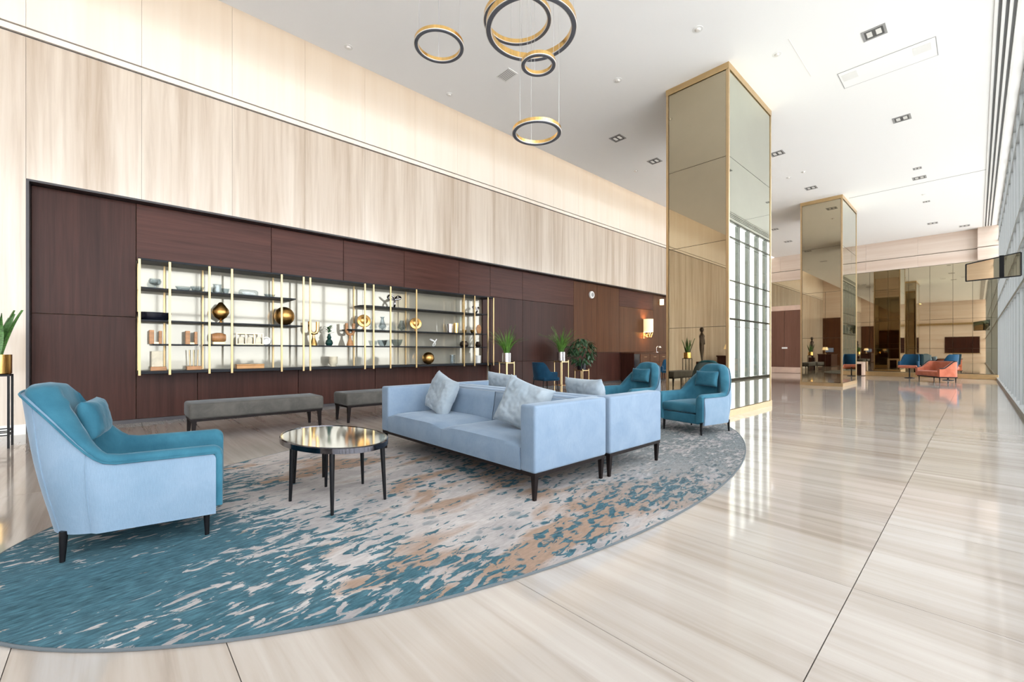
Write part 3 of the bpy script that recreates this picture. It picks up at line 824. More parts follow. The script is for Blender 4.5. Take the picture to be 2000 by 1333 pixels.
on('gold_sphere', 'gold sphere on the lowest board of the shelf', 'sphere', sph(0.145), 'gold_leaf', 5.52, ZB, 28, group=gs)
for y, lab in ((3.93, 'round gold disc vase beside the double uprights, right block'), (5.18, 'round gold disc vase in the middle of the right block')):
    v = thing('gold_disc_vase', lab, 'vase', (XS, y, S2r), 0, 'gold disc vases on the right block')
    lathe('foot', [(0, 0), (0.05, 0), (0.05, 0.012), (0.02, 0.03), (0.02, 0.06)], 'gold_leaf', v, 16)
    lathe('disc', [(0, -0.05), (0.08, -0.045), (0.13, -0.02), (0.14, 0.0), (0.13, 0.02), (0.08, 0.03), (0.05, 0.005), (0.0, 0.0)], 'gold_leaf', v, 28, (0, 0, 0.19), (0, R(80), R(-20)))
cwb = 'copper wood bookends on the left shelves'
for y, z, lab, hgt in ((0.48, S3, 'copper coloured wooden block pair on the short shelf, left one', 0.22), (0.94, S3, 'copper coloured wooden block pair on the short shelf, right one', 0.22)):
    t = thing('wood_bookend', lab, 'bookend', (XS, y, z), 0, cwb)
    box('upright_block', -0.06, 0.06, -0.075, -0.015, 0, hgt, 'copper_wood', t, 0.004, 1)
    box('upright_block', -0.06, 0.06, 0.045, 0.085, 0, hgt * 0.95, 'copper_wood', t, 0.004, 1)
    box('joining_block', -0.05, 0.05, -0.015, 0.045, 0, 0.03, 'brass', t)
for y, lab in ((0.52, 'low copper wood plinth on the lowest board, far left'), (0.98, 'low copper wood plinth with glass rods on the lowest board')):
    t = thing('wood_plinth', lab, 'plinth', (XS, y, ZB))
    box('base', -0.09, 0.09, -0.10, 0.10, 0, 0.06, 'copper_wood', t, 0.004, 1)
    if y < 0.8: box('slab', -0.03, 0.03, -0.085, 0.06, 0.06, 0.31, 'ceramic_cream', t, 0.004, 1)
    else:
        for dy in (-0.05, 0.0, 0.05): tube('rod', [(0, dy, 0.06), (0, dy * 1.2, 0.33)], 0.008, 'brass_pale', t)
t = thing('wooden_drum', 'small barrel shaped wooden ornament on a stand, third shelf', 'ornament', (XS, 1.33, S3))
lathe('barrel', [(0, -0.10), (0.06, -0.10), (0.08, -0.05), (0.085, 0.0), (0.08, 0.05), (0.06, 0.10), (0, 0.10)], 'copper_wood', t, 20, (0, 0, 0.12), (R(90), 0, 0))
box('stand', -0.05, 0.05, -0.09, 0.09, 0.0, 0.05, 'brass', t, 0.005, 1)
t = thing('triptych_frame', 'brass framed triptych of three arches on the third shelf', 'frame', (XS, 1.80, S3))
bm = bmesh.new()
for y0, y1, z0, z1 in ((-0.215, 0.215, 0, 0.018), (-0.215, 0.215, 0.195, 0.212), (-0.215, -0.195, 0.018, 0.195), (0.195, 0.215, 0.018, 0.195), (-0.075, -0.058, 0.018, 0.195), (0.058, 0.075, 0.018, 0.195)):
    add_box(bm, -0.02, 0.02, y0, y1, z0, z1)
link('frame', finish(bm, 'frame', False), 'brass', t)
for yc in (-0.135, 0.0, 0.135):
    bm = bmesh.new(); prism_bm(bm, [(yc - 0.04, 0.018), (yc + 0.04, 0.018), (yc + 0.04, 0.10)] + [(yc + 0.04 * math.cos(a), 0.10 + 0.05 * math.sin(a)) for a in [math.pi * k / 8 for k in range(1, 8)]] + [(yc - 0.04, 0.10)], 'x', -0.008, 0.008)
    link('arch', finish(bm, 'arch', False), 'ceramic_cream', t)
o = lathe('ribbon_ornament', [(0.055, -0.02), (0.075, -0.02), (0.075, 0.02), (0.055, 0.02), (0.055, -0.02)], 'ceramic_white', None, 20, (XS, 2.07, S3 + 0.075), (R(30), R(75), 0))
tag(o, 'white looped ribbon ornament right of the triptych', 'ornament')
t = thing('orange_box', 'long low orange wooden box on the lowest board', 'box', (XS, 1.80, ZB))
box('body', -0.08, 0.08, -0.215, 0.215, 0, 0.055, 'orange_box', t, 0.004, 1); box('lid', -0.085, 0.085, -0.218, 0.218, 0.058, 0.078, 'orange_box', t, 0.004, 1)
for y, lab, mm in ((2.90, 'tall brass fork shaped vase left of the green vase', 'gold'), (3.63, 'tall copper fork shaped vase right of the green vase', 'copper_wood')):
    v = thing('fork_vase', lab, 'vase', (XS, y, S3), 0, 'fork shaped vases')
    lathe('foot', [(0, 0), (0.075, 0), (0.06, 0.06), (0.03, 0.14), (0.022, 0.20), (0.03, 0.235)], mm, v, 20)
    tube('fork', [(0, -0.075, 0.47), (0, -0.075, 0.31), (0, -0.05, 0.25), (0, 0, 0.235), (0, 0.05, 0.25), (0, 0.075, 0.31), (0, 0.075, 0.47)], 0.032, mm, v, 10)
v = thing('green_vase', 'dark green double gourd vase holding leaf sprigs', 'vase', (XS, 3.20, S3))
lathe('body', [(0, 0), (0.05, 0), (0.075, 0.05), (0.06, 0.10), (0.03, 0.13), (0.045, 0.165), (0.03, 0.20), (0.022, 0.24), (0.018, 0.24), (0, 0.2)], 'ceramic_green', v, 20)
def leaf_me(name, L, wd, bend=0.25, n=5):
    bm = bmesh.new(); rows = []
    for i in range(n + 1):
        s = i / n; wv = wd * math.sin(math.pi * min(1, 0.12 + s * 0.88)) ** 0.8 if i < n else 0.001
        rows.append([bm.verts.new((-wv / 2, L * s, -bend * L * s * s)), bm.verts.new((0, L * s, -bend * L * s * s - wd * 0.12)), bm.verts.new((wv / 2, L * s, -bend * L * s * s))])
    for a, b in zip(rows[:-1], rows[1:]):
        for k in range(2): bm.faces.new((a[k], a[k + 1], b[k + 1], b[k]))
    return finish(bm, name, True, 60)
small_leaf = leaf_me('leaf', 0.10, 0.045)
for k in range(11):
    a = k * 2.4
    link('leaf', small_leaf, 'leaf_dark', v, (0.012 * math.cos(a), 0.012 * math.sin(a), 0.24 + 0.012 * k), (R(35 + 12 * (k % 3)), 0, a))
on('cream_cup', 'cream stoneware cup on the lowest board below the green vase', 'cup', [(0, 0), (0.05, 0), (0.06, 0.03), (0.085, 0.06), (0.085, 0.20), (0.077, 0.20), (0.077, 0.07), (0, 0.05)], 'ceramic_cream', 3.28, ZB)
def knot(name, label, y, z, s, mat, seed):
    pts = []
    for i in range(60):
        a = 2 * math.pi * i / 60
        pts.append((s * 0.35 * math.sin(3 * a + seed), s * (math.sin(a) + 0.9 * math.sin(2 * a)) * 0.5, s * (0.72 + 0.5 * (math.cos(a) - 0.9 * math.cos(2 * a)))))
    zm = min(p[2] for p in pts)
    o = tube(name, [(p[0], p[1], p[2] - zm + s * 0.13) for p in pts], s * 0.13, mat, None, 8, True)
    o.location = (XS, y, z); return tag(o, label, 'ornament')
knot('silver_knot', 'twisted silver knot sculpture on the upper right shelf', 4.64, S1r, 0.17, 'silver', 0.3)
knot('silver_knot', 'small silver knot ornament at the right end of the top shelf', 6.98, S1r, 0.12, 'silver', 1.4)
knot('white_coral', 'white twisted coral ornament on the third shelf, right block', 5.68, S3, 0.11, 'ceramic_white', 2.2)
on('glass_vase', 'tall pale glass vase right of the first gold disc', 'glass vase', [(0, 0), (0.05, 0), (0.09, 0.09), (0.05, 0.18), (0.03, 0.26), (0.05, 0.3), (0.045, 0.3), (0.024, 0.26), (0.04, 0.18), (0.08, 0.09), (0, 0.01)], 'glass_clear', 4.35, S2r, group=gl)
on('glass_vase', 'bulbous pale glass vase left of the second gold disc', 'glass vase', [(0, 0), (0.06, 0), (0.10, 0.08), (0.06, 0.18), (0.04, 0.24), (0.034, 0.24), (0.05, 0.18), (0.09, 0.08), (0, 0.01)], 'glass_clear', 4.82, S2r, group=gl)
on('silver_jug', 'silver beaker beside the brass jar on the middle right shelf', 'beaker', [(0, 0), (0.07, 0), (0.085, 0.22), (0.078, 0.22), (0.065, 0.01), (0, 0.01)], 'silver', 6.14, S2r)
on('brass_jar', 'tall brass jar next to the silver beaker', 'jar', [(0, 0), (0.05, 0), (0.045, 0.05), (0.06, 0.2), (0.06, 0.25), (0.052, 0.25), (0.04, 0.06), (0, 0.02)], 'gold', 6.33, S2r)
on('brass_cup', 'left small brass cup on the middle right shelf', 'cup', bowl(0.055, 0.09), 'gold', 6.60, S2r, group='small brass cups')
on('brass_cup', 'right small brass cup on the middle right shelf', 'cup', bowl(0.055, 0.10), 'gold', 6.84, S2r, group='small brass cups')
on('oval_gold_plate', 'upright oval copper gold plate at the right end of the middle shelf', 'plate', [(0, 0), (0.05, 0.005), (0.075, 0.06), (0.085, 0.12), (0.075, 0.18), (0.04, 0.23), (0, 0.24)], 'copper_wood', 7.06, S2r, sx=0.4)
on('glass_bowl', 'pale blue glass bowl on the third shelf, left of a brass upright', 'glass bowl', bowl(0.11, 0.13), 'glass_clear', 4.35, S3, group=gl)
on('glass_bowl', 'pale blue glass bowl on the third shelf, right of a brass upright', 'glass bowl', bowl(0.13, 0.15), 'glass_clear', 4.70, S3, group=gl)
t = thing('brown_pot', 'squat brown lidded pot on the third shelf near the right end', 'pot', (XS, 6.58, S3))
lathe('body', [(0, 0), (0.09, 0), (0.12, 0.05), (0.11, 0.11), (0.08, 0.12), (0, 0.12)], 'bronze', t, 24); lathe('lid', [(0.085, 0.122), (0.07, 0.14), (0.02, 0.15), (0.02, 0.17), (0, 0.175)], 'bronze', t, 24)
on('brown_pot', 'small brown pot at the right end of the third shelf', 'pot', [(0, 0), (0.06, 0), (0.085, 0.05), (0.06, 0.11), (0.05, 0.14), (0.045, 0.14), (0.07, 0.05), (0, 0.01)], 'bronze', 7.04, S3)
on('glass_cylinder', 'clear glass cylinder on the lowest board near the right end', 'glass vase', [(0, 0), (0.06, 0), (0.07, 0.22), (0.064, 0.22), (0.055, 0.01), (0, 0.01)], 'glass_clear', 6.22, ZB, group=gl)
on('white_beaker', 'white beaker at the right end of the lowest board', 'beaker', [(0, 0), (0.06, 0), (0.075, 0.20), (0.068, 0.20), (0.055, 0.01), (0, 0.01)], 'ceramic_white', 7.04, ZB)

# ================================================================== PLANTS
def blade_me(name, L, wd, bend, n=7, cup=0.25):
    bm = bmesh.new(); rows = []
    for i in range(n + 1):
        s = i / n; wv = wd * (1 - s ** 2.2) ** 0.8 * (0.7 + 0.6 * math.sin(math.pi * min(1, s * 1.1)) ) if i < n else 0.001
        x, z = bend * L * s * s, L * s * (1 - 0.25 * bend * s)
        rows.append([bm.verts.new((x, -wv / 2, z)), bm.verts.new((x - wd * cup, 0, z)), bm.verts.new((x, wv / 2, z))])
    for a, b in zip(rows[:-1], rows[1:]):
        for k in range(2): bm.faces.new((a[k], a[k + 1], b[k + 1], b[k]))
    return finish(bm, name, True, 60)
# stands: four brass posts with a tray
def post_stand(label, loc, hw, h_top, h_pot, mat, group=None, cat='plant stand'):
    t = thing('plant_stand', label, cat, loc, 0, group)
    pmsh = box_me('post', -0.012, 0.012, -0.012, 0.012, 0, h_top)
    for sx in (-1, 1):
        for sy in (-1, 1): link('post', pmsh, mat, t, (sx * hw, sy * hw, 0))
    bm = bmesh.new()
    for s in (-1, 1):
        add_box(bm, -hw, hw, s * hw - 0.008, s * hw + 0.008, h_pot - 0.02, h_pot); add_box(bm, s * hw - 0.008, s * hw + 0.008, -hw, hw, h_pot - 0.02, h_pot)
    add_box(bm, -hw, hw, -0.01, 0.01, h_pot - 0.018, h_pot)
    link('tray', finish(bm, 'tray', False), mat, t)
    box('lower_shelf', -hw, hw, -hw, hw, 0.18, 0.20, 'copper_wood' if mat == 'brass' else mat, t)
    return t
def grass_plant(label, loc, seed):
    rnd = random.Random(seed)
    t = thing('potted_grass', label, 'potted plant', loc, 0, 'potted grasses in silver pots')
    lathe('pot', [(0, 0), (0.115, 0), (0.125, 0.01), (0.125, 0.245), (0.115, 0.245), (0.112, 0.21), (0, 0.21)], 'silver', t, 28)
    lathe('soil', [(0, 0.20), (0.112, 0.20), (0.112, 0.215), (0, 0.22)], 'soil', t, 20)
    kinds = [blade_me('blade', 0.52 + 0.06 * k, 0.022, 0.18 + 0.22 * (k % 4), 6) for k in range(6)]
    for i in range(64):
        a = rnd.uniform(0, 6.283); r = rnd.uniform(0, 0.07)
        o = link('blade', kinds[i % 6], 'leaf_grass', t, (r * math.cos(a), r * math.sin(a), 0.21), (0, R(rnd.uniform(2, 14)), a + rnd.uniform(-0.4, 0.4)))
        s = rnd.uniform(0.7, 1.05); o.scale = (s, 1, s)
    return t
gp = 'brass plant stands by the walnut wall'
post_stand('slim brass plant stand at the right end of the display shelf', (-8.28, 7.47, 0), 0.135, 0.885, 0.865, 'brass', gp)
grass_plant('potted green grass in a silver pot by the display shelf end', (-8.28, 7.47, 0.867), 1)
post_stand('slim brass plant stand beside the navy chair', (-8.05, 9.36, 0), 0.14, 0.90, 0.865, 'brass', gp)
grass_plant('potted green grass in a silver pot left of the bushy plant', (-8.05, 9.36, 0.867), 2).scale = (1.0, 1.0, 1.1)
post_stand('slim brass plant stand under the bushy plant', (-8.25, 10.55, 0), 0.15, 0.62, 0.58, 'brass', gp)
t = thing('bushy_plant', 'round bushy dark green ficus on a brass stand', 'potted plant', (-8.25, 10.55, 0.582)); t.scale = (1.12, 1.12, 1.08)
lathe('pot', [(0, 0), (0.12, 0), (0.14, 0.20), (0.13, 0.20), (0.12, 0.17), (0, 0.17)], 'ceramic_black', t, 24)
tube('stem', [(0, 0, 0.15), (0.01, 0.01, 0.3), (0, 0, 0.5)], 0.016, 'bark', t)
fl = leaf_me('leaf', 0.13, 0.055, 0.35, 4)
rnd = random.Random(5)
for i in range(300):
    d = Vector((rnd.gauss(0, 1), rnd.gauss(0, 1), rnd.gauss(0, 1))).normalized()
    r = rnd.uniform(0.55, 1.0) ** 0.5
    p = Vector((d.x * 0.36 * r, d.y * 0.36 * r, 0.52 + d.z * 0.40 * r))
    o = link('leaf', fl, 'leaf_dark', t, p, (R(rnd.uniform(-70, 10)), R(rnd.uniform(-30, 30)), math.atan2(d.y, d.x) - math.pi / 2 + rnd.uniform(-0.7, 0.7)))
    s = rnd.uniform(0.8, 1.25); o.scale = (s, s, s)
# snake plant at the far left
st = thing('plant_stand', 'black metal plant stand at the left edge of the picture', 'plant stand', (-7.93, -1.05, 0))
lg = box_me('leg', -0.010, 0.010, -0.010, 0.010, 0, 0.875)
for sx in (-1, 1):
    for sy in (-1, 1): link('leg', lg, 'black_metal', st, (sx * 0.13, sy * 0.13, 0))
for z in (0.15, 0.20, 0.855):
    bm = bmesh.new()
    for s in (-1, 1):
        add_box(bm, -0.13, 0.13, s * 0.13 - 0.006, s * 0.13 + 0.006, z, z + 0.012); add_box(bm, s * 0.13 - 0.006, s * 0.13 + 0.006, -0.13, 0.13, z, z + 0.012)
    link('cross_bar', finish(bm, 'cross_bar', False), 'black_metal', st)
box('tray', -0.13, 0.13, -0.13, 0.13, 0.868, 0.877, 'black_metal', st)
t = thing('snake_plant', 'snake plant with upright leaves in a brass pot', 'potted plant', (-7.93, -1.05, 0.878))
lathe('pot', [(0, 0), (0.135, 0), (0.145, 0.01), (0.145, 0.235), (0.136, 0.235), (0.132, 0.20), (0, 0.20)], 'gold', t, 32)
lathe('soil', [(0, 0.19), (0.132, 0.19), (0.132, 0.205), (0, 0.21)], 'soil', t, 20)
rnd = random.Random(11)
for i in range(11):
    a = i * 2.4; r = 0.02 + 0.07 * (i % 3) / 2
    me = blade_me('leaf', 0.40 + 0.035 * (i * 5 % 9), 0.075, 0.06 + 0.14 * rnd.random(), 8, 0.30)
    link('leaf', me, 'leaf_snake', t, (r * math.cos(a), r * math.sin(a), 0.20), (R(rnd.uniform(-6, 6)), R(rnd.uniform(2, 16)), a))
o = link('leaf', blade_me('leaf', 0.62, 0.07, 0.16, 8, 0.3), 'leaf_snake', t, (0.03, 0.06, 0.20), (0, R(9), R(75)))

# ================================================================== NAVY CHAIRS BY THE WALNUT WALL
def tub_chair(name, label, loc, rz, seatmat, group=None, base='legs', wd=0.62):
    t = thing(name, label, 'chair', loc, rz, group)
    W, rad, yb, yf = wd / 2, wd / 2 - 0.05, -0.28, 0.20
    path = u_path(W, rad, yb, yf, 5, 10, 3)
    bm = bmesh.new(); rings = []
    for x, y, nx, ny in path:
        zt_ = 0.60 + 0.26 * smooth01((0.0 - y) / 0.18)
        sec = [(0, 0.40), (0, zt_ - 0.02), (0.012, zt_), (0.05, zt_), (0.065, zt_ - 0.02), (0.065, 0.40)]
        rings.append([bm.verts.new((x - nx * o_, y - ny * o_ - 0.06 * smooth01((0 - y) / 0.2) * (z - 0.4) / 0.45, z)) for o_, z in sec])
    m = len(rings[0])
    for a, b in zip(rings[:-1], rings[1:]):
        for k in range(m): bm.faces.new((a[k], b[k], b[(k + 1) % m], a[(k + 1) % m]))
    bm.faces.new(rings[0]); bm.faces.new(list(reversed(rings[-1])))
    link('backrest', finish(bm, 'backrest', True, 50), 'velvet_navy', t)
    box('seat', -W + 0.03, W - 0.03, -0.22, 0.30, 0.36, 0.46, seatmat, t, 0.03, 3)
    if base == 'legs':
        for sx in (-1, 1):
            for y in (-0.20, 0.24): link('leg', leg_me('leg', 0.37, 0.016, 0.010, (sx * 0.03, 0.03 if y > 0 else -0.05)), 'black_metal', t, (sx * (W - 0.08), y, 0))
    else:
        lathe('pedestal', [(0, 0), (0.20, 0), (0.20, 0.012), (0.03, 0.03), (0.025, 0.36), (0, 0.36)], 'black_metal', t, 24)
    return t
gn = 'navy tub chairs in the hall'
nc = tub_chair('tub_chair', 'navy blue armchair between the two potted grasses', (-8.0, 8.62, 0), R(-12), 'velvet_navy', gn)
n2 = copy_tree(nc); n2.location = (-7.7, 15.1, 0); n2.rotation_euler = (0, 0, R(200)); n2['label'] = 'navy blue armchair by the wooden sideboard, behind a teal armchair'

# ================================================================== SIDEBOARD, WALL LIGHTS
sbd = thing('sideboard', 'dark walnut sideboard with drawers below the wall lamp', 'sideboard', (XN + 0.30, 15.35, 0))
box('carcass', -0.28, 0.26, -1.25, 1.25, 0.04, 1.08, 'walnut_vertical', sbd)
box('top', -0.29, 0.29, -1.27, 1.27, 1.08, 1.11, 'walnut_warm', sbd)
for k, (ya, yb_) in enumerate(((-0.83, -0.15), (-0.13, 0.55), (0.57, 1.23))):
    for z in (0.08, 0.41, 0.74):
        d_ = box('drawer', 0.26, 0.285, ya, yb_, z, z + 0.31, 'walnut_warm', sbd)
        tube('handle', [(0.30, (ya + yb_) / 2 - 0.1, z + 0.2), (0.30, (ya + yb_) / 2 + 0.1, z + 0.2)], 0.008, 'brass', d_)
box('side_niche', 0.262, 0.27, -1.23, -0.86, 0.08, 1.05, 'ceramic_black', sbd)
t = thing('desk_lamp', 'small chrome arm lamp standing on the sideboard', 'lamp', (XN + 0.32, 16.2, 1.111))
lathe('base', [(0, 0), (0.08, 0), (0.08, 0.02), (0, 0.025)], 'silver', t, 20)
tube('arm', [(0, 0, 0.02), (0, -0.02, 0.18), (0.02, 0.05, 0.26), (0.03, 0.2, 0.22)], 0.012, 'silver', t)
lathe('head', [(0, 0.05), (0.05, 0.0), (0.055, -0.03), (0.0, -0.02)], 'white_gloss', t, 18, (0.03, 0.22, 0.22))
t = thing('wall_lamp', 'lit wall lamp with pale fabric shade and brass branches', 'wall lamp', (XN, 15.75, 2.05))
bm = bmesh.new(); lathe_bm(bm, [(0.19, 0.0), (0.19, 0.52), (0.185, 0.52), (0.185, 0.0), (0.19, 0.0)], 32, cap=False)
link('shade', finish(bm, 'shade', True, 40), 'shade_lit', t, (0.21, 0, -0.12))
box('back_plate', 0, 0.02, -0.05, 0.05, -0.38, -0.12, 'brass', t, 0.004, 1)
tube('arm', [(0.02, 0, -0.25), (0.12, 0, -0.30), (0.21, 0, -0.2), (0.21, 0, 0.05)], 0.012, 'brass', t)
for k in range(7):
    a = k * 0.9
    tube('branch', [(0.21, 0, -0.32), (0.21 + 0.10 * math.cos(a), 0.14 * math.sin(a), -0.30 - 0.03 * (k % 2)), (0.21 + 0.15 * math.cos(a), 0.21 * math.sin(a), -0.20 + 0.03 * (k % 3))], 0.010, 'brass_pale', t)
lo_ = bpy.data.lights.new('wall_lamp_glow', 'POINT'); lo_.energy = 32; lo_.color = (1.0, 0.66, 0.34); lo_.shadow_soft_size = 0.12
lob = bpy.data.objects.new('bulb', lo_); C.objects.link(lob); lob.parent = t; lob.location = (0.21, 0, 0.10)
t = thing('wall_speaker', 'small round white fixture high on the walnut wall', 'wall fixture', (XN, 12.25, 3.13), 0)
lathe('housing', [(0, 0), (0.13, 0), (0.13, 0.05), (0.11, 0.07), (0.0, 0.07)], 'white_gloss', t, 28, None, (0, R(90), 0))
lathe('face', [(0, 0.071), (0.075, 0.071), (0.07, 0.078), (0, 0.08)], 'grille_mid', t, 24, None, (0, R(90), 0))
t = thing('wall_light', 'small warm glowing cylinder light near the column edge', 'wall light', (XN, 17.0, 3.22), 0)
box('bracket', 0, 0.04, -0.03, 0.03, -0.04, 0.04, 'brass', t)
lathe('glow_shade', [(0, -0.10), (0.085, -0.10), (0.085, 0.14), (0, 0.14)], 'bulb_lit', t, 24, (0.12, 0, 0))

# ================================================================== RING PENDANTS
def ring_pendant(label, x, y, z, dia, tilt=(0, 0)):
    t = thing('ring_pendant', label, 'pendant lamp', (x, y, z), 0, 'brass ring pendants hanging from the ceiling')
    ro, ri, hb = dia / 2, dia / 2 - max(0.042, dia * 0.052), max(0.05, dia * 0.078)
    bm = bmesh.new(); lathe_bm(bm, [(ro, 0.008), (ro, hb), (ri, hb), (ri, 0.008), (ro, 0.008)], 72, cap=False)
    link('band', finish(bm, 'band', True, 30), 'gold', t)
    bm = bmesh.new(); lathe_bm(bm, [(ro - 0.006, 0.009), (ro - 0.006, -0.004), (ri + 0.006, -0.004), (ri + 0.006, 0.009), (ro - 0.006, 0.009)], 72, cap=False)
    link('diffuser', finish(bm, 'diffuser', True, 30), 'ring_grey', t)
    for rr in (ro + 0.001, ri - 0.001):
        tube('lip', [(rr * math.cos(2 * math.pi * k / 64), rr * math.sin(2 * math.pi * k / 64), 0.006) for k in range(64)], 0.005, 'ring_lip', t, 6, True)
    for k in range(3):
        a = 2 * math.pi * k / 3 + 0.5; rm = (ro + ri) / 2
        tube('wire', [(rm * math.cos(a), rm * math.sin(a), hb), (rm * math.cos(a), rm * math.sin(a), CZ - z)], 0.0022, 'wire', t, 5)
    return t
ring_pendant('small brass ring pendant hanging apart at the left', -4.33, 2.83, 4.76, 0.58)
ring_pendant('brass ring pendant cut by the top edge, upper of the two big rings', -3.90, 3.70, 5.27, 0.84)
ring_pendant('largest brass ring pendant in the middle of the cluster', -3.67, 3.71, 5.03, 1.09)
ring_pendant('tiniest brass ring pendant below the largest ring', -3.47, 3.63, 4.48, 0.40)
ring_pendant('lowest brass ring pendant hanging below the cluster', -3.68, 3.82, 3.83, 0.60)

# ================================================================== CEILING FITTINGS
def downlight(label, x, y, s=0.15):
    t = thing('downlight', label, 'ceiling light', (x, y, CZ), 0, 'square recessed downlights')
    bm = bmesh.new()
    for x0, x1, y0, y1 in ((-1, 1, -1, -0.78), (-1, 1, 0.78, 1), (-1, -0.78, -0.78, 0.78), (0.78, 1, -0.78, 0.78)):
        add_box(bm, x0 * s, x1 * s, y0 * s, y1 * s, -0.006, 0.0)
    link('frame', finish(bm, 'frame', False), 'grille_mid', t)
    box('recess', -0.78 * s, 0.78 * s, -0.78 * s, 0.78 * s, -0.003, 0.0, 'grille_dark', t)
    for sx in (-1, 1):
        box('lamp_cell', sx * 0.38 * s - 0.22 * s, sx * 0.38 * s + 0.22 * s, -0.5 * s, 0.5 * s, -0.006, -0.003, 'lens', t)
    return t
DL = [(-1.12, 8.95, 0.15, 'square downlight nearest the glazing, foremost in its row'), (-1.12, 12.69, 0.15, 'second square downlight of the row along the glazing'),
      (-1.15, 17.40, 0.15, 'third square downlight of the row along the glazing'), (-1.2, 23.95, 0.15, 'last square downlight of the row along the glazing'),
      (-1.13, 16.46, 0.09, 'small downlight just before the thin ceiling joint'), (-1.17, 20.34, 0.09, 'small downlight beyond the thin ceiling joint'),
      (-0.34, 25.4, 0.15, 'square downlight in the far corner above the stone fascia'),
      (-5.85, 8.86, 0.15, 'square downlight left of the nearer column, foremost of two'), (-5.88, 10.66, 0.15, 'square downlight left of the nearer column, farther of two'),
      (-3.50, 12.57, 0.15, 'square downlight just right of the nearer column'), (-3.52, 16.0, 0.15, 'square downlight just before the farther column'),
      (-5.96, 23.0, 0.15, 'lower square downlight between the columns'), (-5.74, 20.3, 0.12, 'upper square downlight between the columns')]
for x, y, s, lab in DL: downlight(lab, x, y, s)
def sprinkler(label, x, y, r=0.07):
    t = thing('ceiling_sensor', label, 'ceiling sensor', (x, y, CZ), 0, 'round white ceiling sensors')
    lathe('rim', [(0, -0.004), (r, -0.004), (r, 0.0), (0, 0.0)], 'white_gloss', t, 20)
    lathe('nozzle', [(0, -0.03), (r * 0.4, -0.026), (r * 0.55, -0.004), (0, -0.004)], 'ring_lip', t, 16)
for x, y, r, lab in ((-3.01, 6.80, 0.08, 'round white ceiling sensor above the nearer column top, frontmost'), (-2.34, 8.37, 0.07, 'round white ceiling sensor right of the nearer column top'),
                     (-4.60, 6.97, 0.08, 'round white ceiling sensor left of the nearer column top'), (-3.76, 14.55, 0.06, 'left of two tiny ceiling sensors between the columns'),
                     (-3.36, 14.41, 0.06, 'right of two tiny ceiling sensors between the columns'), (-6.56, 10.84, 0.06, 'tiny ceiling sensor beside the farther left downlight'),
                     (-7.17, 2.89, 0.07, 'round white ceiling sensor near the travertine wall, left of the rings'), (-7.12, 4.89, 0.06, 'flat ceiling sensor near the wall, right of the left ring'),
                     (-1.19, 19.33, 0.05, 'tiny ceiling sensor beyond the thin joint')):
    sprinkler(lab, x, y, r)
t = thing('ceiling_vent', 'small white slotted air vent behind the ring pendants', 'vent', (-5.90, 5.33, CZ))
box('frame', -0.17, 0.17, -0.12, 0.12, -0.008, 0, 'white_gloss', t)
for k in range(6): box('slot', -0.14, 0.14, -0.10 + 0.035 * k, -0.085 + 0.035 * k, -0.010, -0.007, 'grille_mid', t)
t = thing('access_panel', 'flush white ceiling access panel with two speaker grilles', 'access panel', (-1.1, 10.0, CZ - 0.002))
bm = bmesh.new()
for x0, x1, y0, y1 in ((-0.65, 0.65, -0.22, -0.212), (-0.65, 0.65, 0.42, 0.428), (-0.65, -0.642, -0.212, 0.42), (0.642, 0.65, -0.212, 0.42)): add_box(bm, x0, x1, y0, y1, -0.003, 0)
link('edge_gap', finish(bm, 'edge_gap', False), 'grille_mid', t)
box('panel', -0.64, 0.64, -0.21, 0.418, -0.003, 0, 'white_paint', t)
for x in (-0.5, 0.47): box('speaker_grille', x - 0.11, x + 0.11, -0.10, 0.14, -0.006, -0.003, 'white_gloss', t)
t = thing('slot_diffuser', 'long linear air slot in the ceiling beside the glazing', 'air diffuser', (0.31, 0, CZ - 0.002))
for k, x in enumerate((-0.075, 0.0, 0.075)): box('slot', x - 0.016, x + 0.016, Y0 + 0.2, Y1 - 0.3, -0.004, 0, 'grille_dark', t)
for x in (-0.115, -0.0375, 0.0375, 0.115): box('blade', x - 0.018, x + 0.018, Y0 + 0.2, Y1 - 0.3, -0.012, 0, 'white_gloss', t)

# warm wash light added unseen above the ceiling edge to brighten the upper wall
t = thing('added_wash_light', 'unseen linear warm wash light added in the recess above the travertine wall', 'added light', (-8.15, (Y0 + Y1) / 2, 7.75))
box('housing', -0.06, 0.06, -17.5, 17.5, -0.07, 0.0, 'white_gloss', t)
box('diffuser', -0.045, 0.045, -17.4, 17.4, -0.08, -0.07, 'bulb_lit', t)
ld = bpy.data.lights.new('added_wash', 'AREA'); ld.shape = 'RECTANGLE'; ld.size = 0.09; ld.size_y = 34.8; ld.energy = 62; ld.color = (1.0, 0.84, 0.68)
lo = bpy.data.objects.new('wash', ld); C.objects.link(lo); lo.parent = t; lo.location = (0, 0, -0.085)

